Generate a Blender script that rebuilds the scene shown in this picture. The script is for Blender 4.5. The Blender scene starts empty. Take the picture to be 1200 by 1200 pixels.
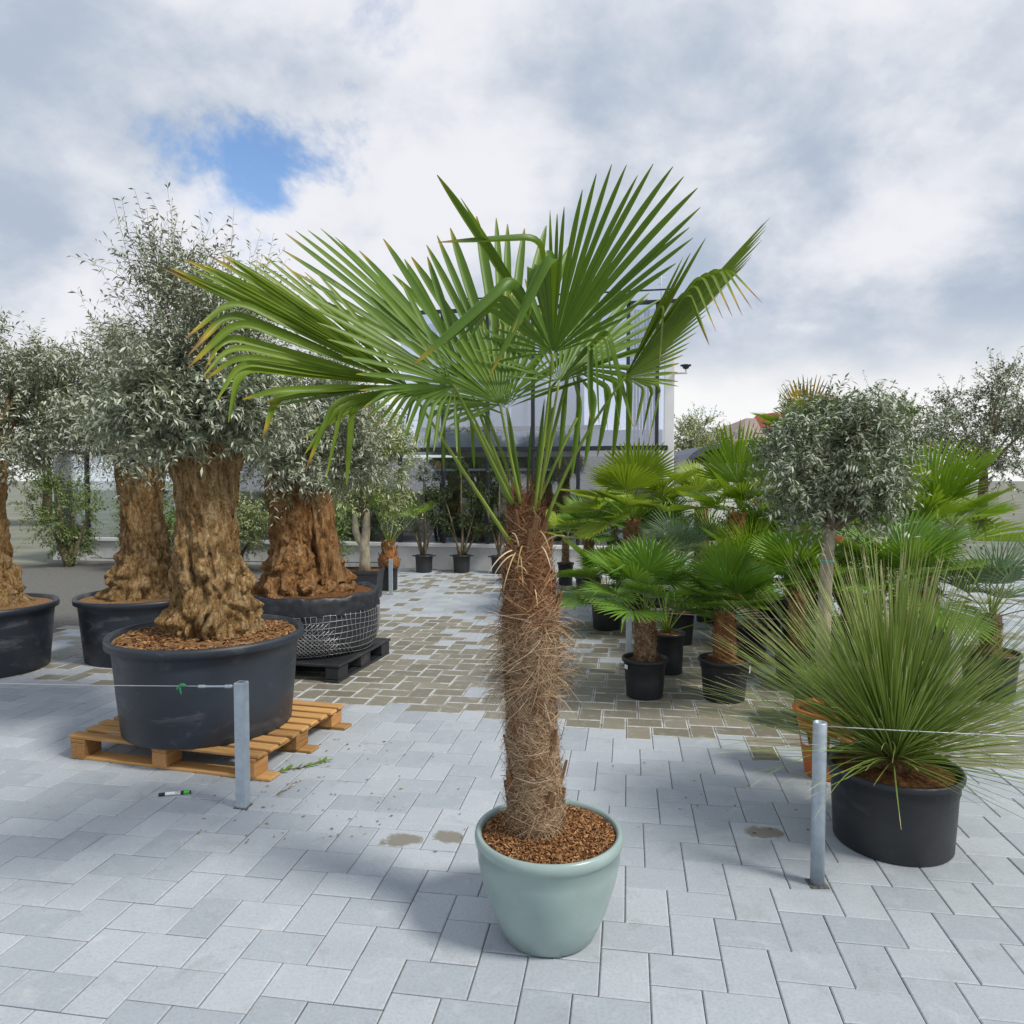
import bpy, math, random
import numpy as np
from mathutils import Vector, Matrix, noise
PI = math.pi
R = math.radians
sc = bpy.context.scene
COL = sc.collection

# ------------------------------------------------------------------ camera
F = 866.0            # focal length in photograph pixels
CAMZ = 1.6
PITCH = R(2.5)
VIEW = 1200.0        # photograph width covered by the render
cam = bpy.data.cameras.new('camera')
cam.sensor_fit = 'HORIZONTAL'
cam.sensor_width = 36.0
cam.lens = 36.0 * F / VIEW
cam.clip_start = 0.05
cam.clip_end = 2000
camo = bpy.data.objects.new('camera', cam)
COL.objects.link(camo)
camo.location = (0, 0, CAMZ)
camo.rotation_euler = (PI / 2 - PITCH, 0, 0)
sc.camera = camo

# ------------------------------------------------------------------ light
SUN_AZ, SUN_EL = R(52), R(48)      # azimuth measured from +Y towards +X
SUN_DIR = Vector((math.sin(SUN_AZ + PI / 2 * 0.75) * math.cos(SUN_EL), math.cos(SUN_AZ + PI / 2 * 0.75) * math.cos(SUN_EL), math.sin(SUN_EL)))
world = bpy.data.worlds.new('World')
sc.world = world
world.use_nodes = True
nt = world.node_tree
nt.nodes.clear()
def wn(t, **k):
    n = nt.nodes.new(t)
    for a, b in k.items():
        setattr(n, a, b)
    return n
def wmath(op, a, b=None, clamp=False):
    n = wn('ShaderNodeMath', operation=op, use_clamp=clamp)
    for i, x in enumerate((a, b)):
        if x is None: continue
        if isinstance(x, (int, float)): n.inputs[i].default_value = x
        else: nt.links.new(x, n.inputs[i])
    return n.outputs[0]
def wmix(f, a, b):
    n = wn('ShaderNodeMix', data_type='RGBA')
    if isinstance(f, float): n.inputs[0].default_value = f
    else: nt.links.new(f, n.inputs[0])
    for i, x in ((6, a), (7, b)):
        if isinstance(x, tuple): n.inputs[i].default_value = (*x, 1)
        else: nt.links.new(x, n.inputs[i])
    return n.outputs[2]
def wrange(v, a, b, c=0.0, d=1.0):
    n = wn('ShaderNodeMapRange', interpolation_type='SMOOTHSTEP')
    nt.links.new(v, n.inputs[0])
    for i, x in enumerate((a, b, c, d)): n.inputs[i + 1].default_value = x
    return n.outputs[0]
sky = wn('ShaderNodeTexSky', sky_type='NISHITA', sun_disc=False)
sky.sun_elevation = SUN_EL
sky.ozone_density = 4.0
sky.dust_density = 0.3
sky.sun_rotation = math.atan2(SUN_DIR.x, SUN_DIR.y)
tc = wn('ShaderNodeTexCoord')
sep = wn('ShaderNodeSeparateXYZ')
nt.links.new(tc.outputs['Generated'], sep.inputs[0])
zz = wmath('ADD', wmath('MAXIMUM', sep.outputs[2], 0.0), 0.55)
cmb = wn('ShaderNodeCombineXYZ')
nt.links.new(wmath('DIVIDE', sep.outputs[0], zz), cmb.inputs[0])
nt.links.new(wmath('DIVIDE', sep.outputs[1], zz), cmb.inputs[1])
def wnoise(scale, detail, rough, off=(0, 0, 0), dist=0.0):
    mp = wn('ShaderNodeMapping')
    mp.inputs['Location'].default_value = off
    nt.links.new(cmb.outputs[0], mp.inputs[0])
    n = wn('ShaderNodeTexNoise')
    nt.links.new(mp.outputs[0], n.inputs['Vector'])
    n.inputs['Scale'].default_value = scale
    n.inputs['Detail'].default_value = detail
    n.inputs['Roughness'].default_value = rough
    n.inputs['Distortion'].default_value = dist
    return n.outputs['Fac']
n_big = wnoise(1.9, 7, 0.55, (3.1, 1.7, 0))
n_cov = wnoise(2.4, 8, 0.6, (7.3, 2.2, 4), 0.3)
n_fine = wnoise(5.0, 8, 0.60, (1.1, 5.2, 1), 0.2)
# a break in the cloud deck, up and to the left
def pxdir(px, py):
    v = Vector(((px - 600) / F, 1, -(py - 600) / F))
    v.rotate(Matrix.Rotation(-PITCH, 3, 'X'))
    return v.normalized()
hd = pxdir(276, 218)
hc = Vector((hd.x / (hd.z + 0.55), hd.y / (hd.z + 0.55), 0))
dn = wn('ShaderNodeVectorMath', operation='DISTANCE')
nt.links.new(cmb.outputs[0], dn.inputs[0])
dn.inputs[1].default_value = hc
hole = wmath('ADD', dn.outputs['Value'], wmath('MULTIPLY', wmath('SUBTRACT', n_fine, 0.5), 0.55))
cov_hole = wrange(hole, 0.015, 0.105)
cov = wmath('MULTIPLY', wrange(n_cov, 0.22, 0.40), cov_hole)
lum = wmath('ADD', wmath('MULTIPLY', n_big, 0.68), wmath('MULTIPLY', n_fine, 0.32))
cloud = wmix(wrange(lum, 0.40, 0.60), (0.47, 0.55, 0.67), (0.90, 0.91, 0.96))
horizon = wrange(sep.outputs[2], 0.0, 0.34)
n_h = wmath('ADD', horizon, wmath('MULTIPLY', wmath('SUBTRACT', n_fine, 0.5), 0.5))
cloud = wmix(wrange(n_h, 0.15, 0.62), (1.0, 1.0, 1.0), cloud)
bsky = wn('ShaderNodeBackground')
nt.links.new(sky.outputs[0], bsky.inputs[0])
bsky.inputs[1].default_value = 0.15
bcl = wn('ShaderNodeBackground')
nt.links.new(cloud, bcl.inputs[0])
bcl.inputs[1].default_value = 0.76
mxs = wn('ShaderNodeMixShader')
nt.links.new(cov, mxs.inputs[0])
nt.links.new(bsky.outputs[0], mxs.inputs[1])
nt.links.new(bcl.outputs[0], mxs.inputs[2])
wo = wn('ShaderNodeOutputWorld')
nt.links.new(mxs.outputs[0], wo.inputs[0])

sl = bpy.data.lights.new('sun', 'SUN')
sl.energy = 2.9
sl.angle = R(12)
sl.color = (1.0, 0.94, 0.84)
so = bpy.data.objects.new('sun', sl)
COL.objects.link(so)
so.rotation_euler = (-SUN_DIR).to_track_quat('-Z', 'Y').to_euler()
so.location = (6, -6, 12)

vs = sc.view_settings
vs.view_transform = 'Standard'
vs.look = 'None'
vs.exposure = 0.34
vs.gamma = 1.0
sc.cycles.use_denoising = True
sc.cycles.max_bounces = 5
sc.cycles.diffuse_bounces = 3
sc.cycles.glossy_bounces = 2
sc.cycles.transparent_max_bounces = 8

# ------------------------------------------------------------------ pixel helpers
_rot = Matrix.Rotation(-PITCH, 3, 'X')
def P(px, py, d):
    """point on the ray through photograph pixel, at ground distance d (world Y)"""
    v = _rot @ Vector(((px - 600) / F, 1, -(py - 600) / F))
    return Vector((0, 0, CAMZ)) + v * (d / v.y)
def G(px, py, z=0.0):
    v = _rot @ Vector(((px - 600) / F, 1, -(py - 600) / F))
    return Vector((0, 0, CAMZ)) + v * ((z - CAMZ) / v.z)

# ------------------------------------------------------------------ material helpers
class M:
    def __init__(s, name):
        s.m = bpy.data.materials.new(name)
        s.m.use_nodes = True
        s.nt = s.m.node_tree
        s.b = s.nt.nodes['Principled BSDF']
        s.out = s.nt.nodes['Material Output']
    def n(s, t, **k):
        x = s.nt.nodes.new(t)
        for a, b in k.items(): setattr(x, a, b)
        return x
    def link(s, a, b): s.nt.links.new(a, b)
    def tex(s, kind='Object'):
        return s.n('ShaderNodeTexCoord').outputs[kind]
    def noise(s, scale, detail=4, rough=0.55, coord=None, stretch=None, out='Fac', dist=0.0):
        n = s.n('ShaderNodeTexNoise')
        c = coord or s.tex()
        if stretch:
            mp = s.n('ShaderNodeMapping')
            mp.inputs['Scale'].default_value = stretch
            s.link(c, mp.inputs[0]); c = mp.outputs[0]
        s.link(c, n.inputs['Vector'])
        n.inputs['Scale'].default_value = scale
        n.inputs['Detail'].default_value = detail
        n.inputs['Roughness'].default_value = rough
        n.inputs['Distortion'].default_value = dist
        return n.outputs[out]
    def ramp(s, v, stops):
        r = s.n('ShaderNodeValToRGB')
        e = r.color_ramp.elements
        while len(e) < len(stops): e.new(0.5)
        for el, (p, c) in zip(e, stops):
            el.position = p
            el.color = (*c, 1) if isinstance(c, tuple) else (c, c, c, 1)
        s.link(v, r.inputs[0])
        return r.outputs[0]
    def mix(s, f, a, b, mode='MIX'):
        n = s.n('ShaderNodeMix', data_type='RGBA', blend_type=mode)
        if isinstance(f, (int, float)): n.inputs[0].default_value = f
        else: s.link(f, n.inputs[0])
        for i, x in ((6, a), (7, b)):
            if isinstance(x, tuple): n.inputs[i].default_value = (*x, 1)
            else: s.link(x, n.inputs[i])
        return n.outputs[2]
    def math(s, op, a, b=0.0, clamp=False):
        n = s.n('ShaderNodeMath', operation=op, use_clamp=clamp)
        for i, x in enumerate((a, b)):
            if isinstance(x, (int, float)): n.inputs[i].default_value = x
            else: s.link(x, n.inputs[i])
        return n.outputs[0]
    def range(s, v, a, b, c=0.0, d=1.0):
        n = s.n('ShaderNodeMapRange')
        s.link(v, n.inputs[0])
        for i, x in enumerate((a, b, c, d)): n.inputs[i + 1].default_value = x
        return n.outputs[0]
    def attr(s, name):
        return s.n('ShaderNodeAttribute', attribute_name=name).outputs['Fac']
    def orand(s):
        return s.n('ShaderNodeObjectInfo').outputs['Random']
    def col(s, c):
        if isinstance(c, tuple): s.b.inputs['Base Color'].default_value = (*c, 1)
        else: s.link(c, s.b.inputs['Base Color'])
        return s
    def rough(s, v):
        if isinstance(v, (int, float)): s.b.inputs['Roughness'].default_value = v
        else: s.link(v, s.b.inputs['Roughness'])
        return s
    def spec(s, v):
        s.b.inputs['Specular IOR Level'].default_value = v
        return s
    def bump(s, v, strength=0.4, dist=0.01):
        n = s.n('ShaderNodeBump')
        n.inputs['Strength'].default_value = strength
        n.inputs['Distance'].default_value = dist
        s.link(v, n.inputs['Height'])
        s.link(n.outputs[0], s.b.inputs['Normal'])
        return s
    def translucent(s, colour, fac):
        t = s.n('ShaderNodeBsdfTranslucent')
        if isinstance(colour, tuple): t.inputs[0].default_value = (*colour, 1)
        else: s.link(colour, t.inputs[0])
        mx = s.n('ShaderNodeMixShader')
        mx.inputs[0].default_value = fac
        s.link(s.b.outputs[0], mx.inputs[1]); s.link(t.outputs[0], mx.inputs[2])
        s.link(mx.outputs[0], s.out.inputs[0])
        return s

def plain(name, c, rough=0.5, metal=0.0, var=0.12, scale=12.0, bump=0.0, spec=0.5):
    m = M(name)
    nz = m.noise(scale, 5, 0.6)
    lo = tuple(x * (1 - var) for x in c); hi = tuple(min(1, x * (1 + var)) for x in c)
    m.col(m.ramp(nz, [(0.3, lo), (0.7, hi)])).rough(rough).spec(spec)
    m.b.inputs['Metallic'].default_value = metal
    if bump: m.bump(nz, bump, 0.01)
    return m.m

def leaf_mat(name, dark, light, tipc=(0.42, 0.28, 0.03), endc=(0.16, 0.07, 0.025), tip0=0.86, trans=0.3, rough=0.42, yellow=0.75):
    m = M(name)
    t, r = m.attr('tip'), m.attr('rnd')
    nz = m.noise(9.0, 4, 0.6)
    base = m.mix(m.math('ADD', m.math('MULTIPLY', nz, 0.6), m.math('MULTIPLY', r, 0.4)), dark, light)
    # ageing of the segment tips: each segment starts to yellow at its own place
    start = m.math('ADD', m.math('MULTIPLY', r, 1.0 - tip0), tip0 + 0.01)
    y = m.range(m.math('SUBTRACT', t, start), -0.04, 0.05)
    c = m.mix(m.math('MULTIPLY', y, yellow), base, tipc)
    e = m.range(m.math('SUBTRACT', t, start), 0.03, 0.08)
    c = m.mix(m.math('MULTIPLY', e, 0.9), c, endc)
    m.col(c).rough(rough).spec(0.32)
    m.bump(m.noise(60, 2, 0.5), 0.12, 0.002)
    tr = m.mix(0.5, c, (0.26, 0.38, 0.02))
    m.translucent(tr, trans)
    return m.m

def olive_mat(name, top, under):
    m = M(name)
    r = m.attr('rnd')
    bf = m.n('ShaderNodeNewGeometry').outputs['Backfacing']
    t2 = m.mix(r, tuple(x * 0.6 for x in top), tuple(min(1, x * 1.5) for x in top))
    u2 = m.mix(r, tuple(x * 0.7 for x in under), tuple(min(1, x * 1.25) for x in under))
    c = m.mix(bf, t2, u2)
    m.col(c).rough(0.5).spec(0.4)
    m.translucent(m.mix(0.4, c, (0.2, 0.26, 0.05)), 0.18)
    return m.m

def bark_mat(name, c0, c1, c2, scale=14, stretch=(1, 1, 0.25), bump=0.9):
    m = M(name)
    a = m.noise(scale, 8, 0.65, stretch=stretch, dist=0.4)
    b = m.noise(scale * 0.28, 4, 0.6)
    c = m.ramp(a, [(0.30, c0), (0.5, c1), (0.72, c2)])
    c = m.mix(m.math('MULTIPLY', m.range(b, 0.45, 0.7), 0.55), c, tuple(x * 0.55 for x in c1))
    m.col(c).rough(0.9).spec(0.2)
    m.bump(a, bump, 0.02)
    return m.m

def old_bark(name, dark, mid, light, grey):
    m = M(name)
    a = m.noise(24, 10, 0.72, stretch=(1, 1, 0.32), dist=0.8)
    b = m.noise(5.5, 6, 0.65, dist=0.5)
    g = m.noise(70, 6, 0.7, stretch=(1, 1, 0.5))
    v = m.n('ShaderNodeTexVoronoi', feature='DISTANCE_TO_EDGE')
    mp_ = m.n('ShaderNodeMapping'); mp_.inputs['Scale'].default_value = (30, 30, 8)
    nz = m.n('ShaderNodeMix', data_type='VECTOR'); nz.inputs[0].default_value = 0.12
    tcn = m.tex()
    m.link(tcn, nz.inputs[4]); m.link(m.noise(14, 4, 0.6, out='Color'), nz.inputs[5])
    m.link(nz.outputs[1], mp_.inputs[0]); m.link(mp_.outputs[0], v.inputs['Vector'])
    crack = m.range(v.outputs['Distance'], 0.0, 0.10)
    c = m.ramp(a, [(0.36, dark), (0.48, mid), (0.64, light)])
    c = m.mix(m.math('MULTIPLY', m.range(b, 0.50, 0.66), 0.7), c, tuple(x * 0.42 for x in mid))
    c = m.mix(m.math('MULTIPLY', m.range(b, 0.46, 0.34), 0.45), c, grey)
    c = m.mix(m.math('MULTIPLY', m.math('SUBTRACT', 1.0, crack), 0.65), c, dark)
    c = m.mix(m.math('MULTIPLY', m.range(g, 0.45, 0.75), 0.35), c, light)
    m.col(c).rough(0.9).spec(0.15)
    h = m.math('ADD', m.math('ADD', m.math('MULTIPLY', a, 1.0), m.math('MULTIPLY', g, 0.4)), m.math('MULTIPLY', crack, 0.35))
    m.bump(h, 1.0, 0.035)
    return m.m

# ------------------------------------------------------------------ mesh helpers
def tag(o, label=None, cat=None, group=None, kind=None):
    if label: o['label'] = label
    if cat: o['category'] = cat
    if group: o['group'] = group
    if kind: o['kind'] = kind
    return o
def empty(name, loc=(0, 0, 0), rz=0.0):
    o = bpy.data.objects.new(name, None)
    o.empty_display_size = 0.1
    o.location = loc
    o.rotation_euler = (0, 0, rz)
    COL.objects.link(o)
    return o
def link(name, me, parent=None, mw=None):
    o = bpy.data.objects.new(name, me)
    COL.objects.link(o)
    if parent is not None: o.parent = parent
    if mw is not None: o.matrix_local = mw
    return o

class MB:
    def __init__(s):
        s.v, s.f, s.tip, s.rnd, s.mi = [], [], [], [], []
        s.useattr = False
    def add(s, vs, fs, mi=0, tip=None, rnd=None):
        n = len(s.v)
        s.v.extend([tuple(v) for v in vs])
        s.f.extend([tuple(i + n for i in f) for f in fs])
        s.mi.extend([mi] * len(fs))
        s.tip.extend(tip if tip is not None else [0.0] * len(vs))
        if rnd is None: s.rnd.extend([0.5] * len(vs))
        elif isinstance(rnd, (int, float)): s.rnd.extend([rnd] * len(vs))
        else: s.rnd.extend(rnd)
        return s
    def box(s, c, size, rot=None, mi=0, rnd=None):
        hx, hy, hz = [x / 2 for x in size]
        vs = [Vector((x, y, z)) for z in (-hz, hz) for y in (-hy, hy) for x in (-hx, hx)]
        if rot is not None: vs = [rot @ v for v in vs]
        vs = [v + Vector(c) for v in vs]
        s.add(vs, [(0, 2, 3, 1), (4, 5, 7, 6), (0, 1, 5, 4), (2, 6, 7, 3), (0, 4, 6, 2), (1, 3, 7, 5)], mi, rnd=rnd)
        return s
    def bbox(s, c, size, rot=None, bev=0.004, mi=0):
        """box with bevelled vertical and top edges (octagon-ish section)"""
        hx, hy, hz = [x / 2 for x in size]
        b = min(bev, hx * 0.45, hy * 0.45, hz * 0.45)
        rings = []
        for (z, ins) in ((-hz, b), (-hz + b, 0), (hz - b, 0), (hz, b)):
            x, y = hx - ins, hy - ins
            k = b if ins == 0 else b * 0.5
            rings.append([(x, -y + k, z), (x, y - k, z), (x - k, y, z), (-x + k, y, z), (-x, y - k, z), (-x, -y + k, z), (-x + k, -y, z), (x - k, -y, z)])
        vs = [Vector(p) for r_ in rings for p in r_]
        if rot is not None: vs = [rot @ v for v in vs]
        vs = [v + Vector(c) for v in vs]
        fs = []
        for r_ in range(3):
            for i in range(8):
                j = (i + 1) % 8
                fs.append((r_ * 8 + i, r_ * 8 + j, r_ * 8 + 8 + j, r_ * 8 + 8 + i))
        fs.append(tuple(range(7, -1, -1))); fs.append(tuple(range(24, 32)))
        s.add(vs, fs, mi)
        return s
    def tube(s, pts, rad, n=6, mi=0, rnd=None, tip=False, flat=1.0):
        pts = [Vector(p) for p in pts]
        m = len(pts)
        if isinstance(rad, (int, float)): rad = [rad] * m
        up = Vector((0, 0, 1))
        vs, tp = [], []
        for i, p in enumerate(pts):
            d = (pts[min(i + 1, m - 1)] - pts[max(i - 1, 0)])
            if d.length < 1e-9: d = Vector((0, 0, 1))
            d.normalize()
            a = d.cross(up if abs(d.z) < 0.97 else Vector((1, 0, 0))).normalized()
            b = a.cross(d).normalized()
            for k in range(n):
                t = 2 * PI * k / n
                vs.append(p + (a * math.cos(t) + b * math.sin(t) * flat) * rad[i])
                tp.append(i / max(1, m - 1) if tip else 0.0)
        fs = []
        for i in range(m - 1):
            for k in range(n):
                j = (k + 1) % n
                fs.append((i * n + k, i * n + j, (i + 1) * n + j, (i + 1) * n + k))
        if n > 2:
            fs.append(tuple(range(n - 1, -1, -1))); fs.append(tuple(range((m - 1) * n, m * n)))
        s.add(vs, fs, mi, tip=tp, rnd=rnd)
        return s
    def lathe(s, prof, n=48, c=(0, 0, 0), mi=0, sx=1.0, sy=1.0, wob=None):
        vs, fs = [], []
        for i, (r_, z) in enumerate(prof):
            for k in range(n):
                t = 2 * PI * k / n
                rr = r_ * (wob(t, i, z) if wob else 1.0)
                vs.append((c[0] + rr * math.cos(t) * sx, c[1] + rr * math.sin(t) * sy, c[2] + z))
        for i in range(len(prof) - 1):
            for k in range(n):
                j = (k + 1) % n
                fs.append((i * n + k, i * n + j, (i + 1) * n + j, (i + 1) * n + k))
        if prof[0][0] > 1e-5: fs.append(tuple(range(n - 1, -1, -1)))
        if prof[-1][0] > 1e-5: fs.append(tuple(range((len(prof) - 1) * n, len(prof) * n)))
        s.add(vs, fs, mi)
        return s
    def mesh(s, name, mats, smooth=True):
        me = bpy.data.meshes.new(name)
        me.from_pydata(s.v, [], s.f)
        if not isinstance(mats, (list, tuple)): mats = [mats]
        for m in mats: me.materials.append(m)
        if len(mats) > 1: me.polygons.foreach_set('material_index', s.mi)
        for nm, data in (('tip', s.tip), ('rnd', s.rnd)):
            a = me.attributes.new(nm, 'FLOAT', 'POINT')
            a.data.foreach_set('value', np.array(data, dtype=np.float32))
        me.polygons.foreach_set('use_smooth', [smooth] * len(me.polygons))
        me.update()
        return me
    def build(s, name, mats, parent=None, smooth=True):
        return link(name, s.mesh(name, mats, smooth), parent)

def quads_np(name, V, mat, rnd=None, tip=None, smooth=False):
    """V: (n,4,3) quads with their own vertices"""
    n = len(V)
    me = bpy.data.meshes.new(name)
    me.vertices.add(n * 4)
    me.vertices.foreach_set('co', np.ascontiguousarray(V, dtype=np.float32).ravel())
    me.loops.add(n * 4)
    me.loops.foreach_set('vertex_index', np.arange(n * 4, dtype=np.int32))
    me.polygons.add(n)
    me.polygons.foreach_set('loop_start', np.arange(0, n * 4, 4, dtype=np.int32))
    me.polygons.foreach_set('loop_total', np.full(n, 4, dtype=np.int32))
    me.materials.append(mat)
    a = me.attributes.new('rnd', 'FLOAT', 'POINT')
    a.data.foreach_set('value', np.repeat(np.asarray(rnd if rnd is not None else np.full(n, 0.5), dtype=np.float32), 4))
    me.update(calc_edges=True)
    me.validate()
    return me

def ramp_profile(prof, z):
    for (z0, *a), (z1, *b) in zip(prof, prof[1:]):
        if z <= z1:
            t = (z - z0) / (z1 - z0)
            t = t * t * (3 - 2 * t) * 0.5 + t * 0.5
            return [x + (y - x) * t for x, y in zip(a, b)]
    return list(prof[-1][1:])

def unit(v):
    return v / np.maximum(1e-9, np.linalg.norm(v, axis=-1, keepdims=True))

# ------------------------------------------------------------------ materials
MAT = {}
MAT['leaf_main'] = leaf_mat('windmill_palm_leaf', (0.040, 0.105, 0.014), (0.150, 0.255, 0.026), tip0=0.91, trans=0.28)
MAT['leaf_old'] = leaf_mat('ageing_windmill_palm_leaf', (0.060, 0.125, 0.010), (0.185, 0.275, 0.020), tip0=0.84, trans=0.28, tipc=(0.50, 0.33, 0.02))
MAT['leaf_orange'] = leaf_mat('withering_fan_palm_leaf', (0.40, 0.26, 0.03), (0.58, 0.36, 0.05), tipc=(0.5, 0.25, 0.05), tip0=0.6, trans=0.35)
MAT['leaf_trachy'] = leaf_mat('dwarf_palm_leaf', (0.055, 0.160, 0.020), (0.200, 0.370, 0.034), tip0=0.93, trans=0.30)
MAT['leaf_yellow'] = leaf_mat('fan_palm_leaf_yellow', (0.14, 0.24, 0.015), (0.36, 0.45, 0.040), tipc=(0.5, 0.4, 0.08), tip0=0.88, trans=0.35)
MAT['leaf_lime'] = leaf_mat('fan_palm_leaf_lime', (0.10, 0.22, 0.010), (0.24, 0.38, 0.022), tipc=(0.5, 0.36, 0.06), tip0=0.86, trans=0.35)
MAT['leaf_blue'] = leaf_mat('bluish_palm_leaf', (0.09, 0.16, 0.095), (0.24, 0.34, 0.22), tip0=0.95, trans=0.15, yellow=0.4)
MAT['leaf_grass'] = leaf_mat('spiky_grass_leaf', (0.11, 0.19, 0.035), (0.30, 0.38, 0.10), tipc=(0.55, 0.5, 0.26), endc=(0.55, 0.48, 0.3), tip0=0.82, trans=0.15, yellow=0.9)
MAT['petiole'] = leaf_mat('petiole_green', (0.10, 0.18, 0.02), (0.26, 0.33, 0.05), tipc=(0.45, 0.40, 0.04), endc=(0.45, 0.38, 0.05), tip0=0.97, trans=0.1)
MAT['olive'] = olive_mat('olive_leaf', (0.22, 0.26, 0.165), (0.48, 0.52, 0.42))
MAT['olive_dark'] = olive_mat('olive_leaf_dark', (0.145, 0.190, 0.110), (0.43, 0.48, 0.37))
MAT['olive_lime'] = olive_mat('olive_leaf_lime', (0.21, 0.28, 0.07), (0.40, 0.46, 0.24))
MAT['box'] = olive_mat('box_leaf', (0.035, 0.065, 0.018), (0.07, 0.10, 0.035))
MAT['shrub'] = olive_mat('shrub_leaf', (0.09, 0.16, 0.035), (0.17, 0.24, 0.07))
MAT['bark_olive'] = old_bark('old_olive_bark', (0.075, 0.036, 0.015), (0.42, 0.245, 0.095), (0.80, 0.60, 0.33), (0.46, 0.37, 0.25))
MAT['bark_olive2'] = old_bark('reddish_olive_bark', (0.055, 0.024, 0.010), (0.36, 0.165, 0.056), (0.70, 0.45, 0.22), (0.38, 0.29, 0.19))
MAT['bark_pale'] = bark_mat('pale_smooth_bark', (0.20, 0.17, 0.12), (0.34, 0.30, 0.22), (0.46, 0.42, 0.33), 20, (1, 1, 0.5), 0.4)
MAT['twig'] = bark_mat('twig_bark', (0.06, 0.05, 0.035), (0.15, 0.12, 0.08), (0.25, 0.21, 0.15), 30, (1, 1, 1), 0.3)
MAT['bark_palm'] = bark_mat('palm_trunk_bark', (0.045, 0.024, 0.012), (0.17, 0.095, 0.045), (0.34, 0.22, 0.12), 40, (1, 1, 0.5), 0.9)
MAT['bark_orange'] = bark_mat('orange_palm_bark', (0.10, 0.035, 0.012), (0.28, 0.12, 0.04), (0.45, 0.25, 0.10), 30, (1, 1, 0.5), 0.9)
def fibre(name, a, b, c):
    m = M(name)
    m.col(m.ramp(m.attr('rnd'), [(0.0, a), (0.5, b), (1.0, c)])).rough(0.8).spec(0.25)
    return m.m
MAT['fibre'] = fibre('palm_fibre', (0.10, 0.055, 0.028), (0.31, 0.205, 0.12), (0.60, 0.47, 0.33))
MAT['fibre_red'] = fibre('sheath_fibre', (0.09, 0.035, 0.015), (0.22, 0.10, 0.045), (0.42, 0.27, 0.15))
MAT['straw'] = fibre('dry_stalk', (0.38, 0.26, 0.12), (0.50, 0.38, 0.22), (0.62, 0.52, 0.36))
MAT['boot'] = bark_mat('leaf_base_bark', (0.07, 0.032, 0.016), (0.20, 0.10, 0.048), (0.40, 0.28, 0.17), 50, (1, 1, 0.3), 0.6)
def soil(name, a, b, c):
    m = M(name)
    z = m.noise(55, 6, 0.7)
    m.col(m.ramp(z, [(0.3, a), (0.5, b), (0.75, c)])).rough(0.95).spec(0.15)
    m.bump(z, 1.0, 0.02)
    return m.m
MAT['soil'] = soil('brown_coir_soil', (0.045, 0.018, 0.008), (0.15, 0.065, 0.025), (0.32, 0.17, 0.075))
MAT['chip'] = fibre('bark_chips', (0.06, 0.025, 0.01), (0.20, 0.09, 0.035), (0.44, 0.25, 0.11))
MAT['mulch_pale'] = soil('pale_mulch', (0.12, 0.065, 0.03), (0.26, 0.15, 0.07), (0.44, 0.29, 0.15))
def plastic(name, c, scuff=0.1):
    m = M(name)
    a = m.noise(3.5, 8, 0.7, stretch=(1, 1, 2.6), dist=0.6); b = m.noise(40, 3, 0.6); d = m.noise(1.8, 4, 0.6)
    col = m.mix(m.range(a, 0.55, 0.78), c, tuple(x + scuff for x in c))
    col = m.mix(m.math('MULTIPLY', m.range(d, 0.45, 0.7), 0.5), col, tuple(x * 1.9 + 0.008 for x in c))
    m.col(col).rough(m.range(a, 0.3, 0.7, 0.34, 0.62)).spec(0.5)
    m.bump(b, 0.06, 0.002)
    return m.m
MAT['pot_black'] = plastic('black_plastic_pot', (0.016, 0.018, 0.022), 0.05)
MAT['pot_blue'] = plastic('blue_black_plastic_tub', (0.017, 0.023, 0.033), 0.11)
MAT['pot_orange'] = plastic('orange_plastic', (0.52, 0.13, 0.025), 0.05)
MAT['bag'] = plastic('black_film', (0.014, 0.016, 0.022), 0.08)
MAT['pot_celadon'] = plain('celadon_glaze', (0.26, 0.345, 0.335), 0.28, var=0.1, scale=6)
MAT['wire'] = plain('galvanised_wire', (0.42, 0.43, 0.45), 0.4, 0.6, scale=40)
MAT['steel'] = plain('galvanised_steel', (0.40, 0.47, 0.54), 0.42, 0.35, var=0.16, scale=22)
MAT['white'] = plain('white_paint', (0.74, 0.75, 0.76), 0.5, scale=3, var=0.06)
MAT['paper'] = plain('white_label_paper', (0.78, 0.79, 0.80), 0.6, scale=20, var=0.05)
MAT['ink'] = plain('black_ink', (0.012, 0.012, 0.014), 0.5)
MAT['green_plastic'] = plain('green_tie_plastic', (0.02, 0.24, 0.08), 0.4)
MAT['lime_plastic'] = plain('lime_cap_plastic', (0.07, 0.55, 0.035), 0.35)
MAT['teal_plastic'] = plain('teal_tie_plastic', (0.08, 0.45, 0.40), 0.4)
MAT['frame'] = plain('dark_window_frame', (0.018, 0.021, 0.032), 0.4, 0.1)
MAT['concrete'] = plain('light_concrete', (0.60, 0.61, 0.61), 0.85, scale=5, bump=0.15)
MAT['curtain'] = plain('white_blind', (0.80, 0.81, 0.84), 0.8, scale=3, var=0.04)
MAT['blind_blue'] = plain('bluish_blind', (0.20, 0.28, 0.48), 0.7, scale=3)
MAT['dim_wall'] = plain('olive_brown_wall', (0.13, 0.12, 0.09), 0.8, scale=2, var=0.4)
MAT['interior'] = plain('interior_floor', (0.30, 0.29, 0.27), 0.7)
MAT['brown_band'] = plain('brown_beam', (0.13, 0.075, 0.065), 0.6)
MAT['red_tile'] = plain('red_roof_tile', (0.36, 0.09, 0.05), 0.8, scale=2)
MAT['grey_tile'] = plain('grey_brown_roof', (0.25, 0.20, 0.18), 0.8, scale=2)
MAT['render'] = plain('cream_wall_render', (0.55, 0.48, 0.36), 0.9, scale=1)
MAT['navy'] = plain('navy_sheet_roof', (0.06, 0.075, 0.12), 0.45)
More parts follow.
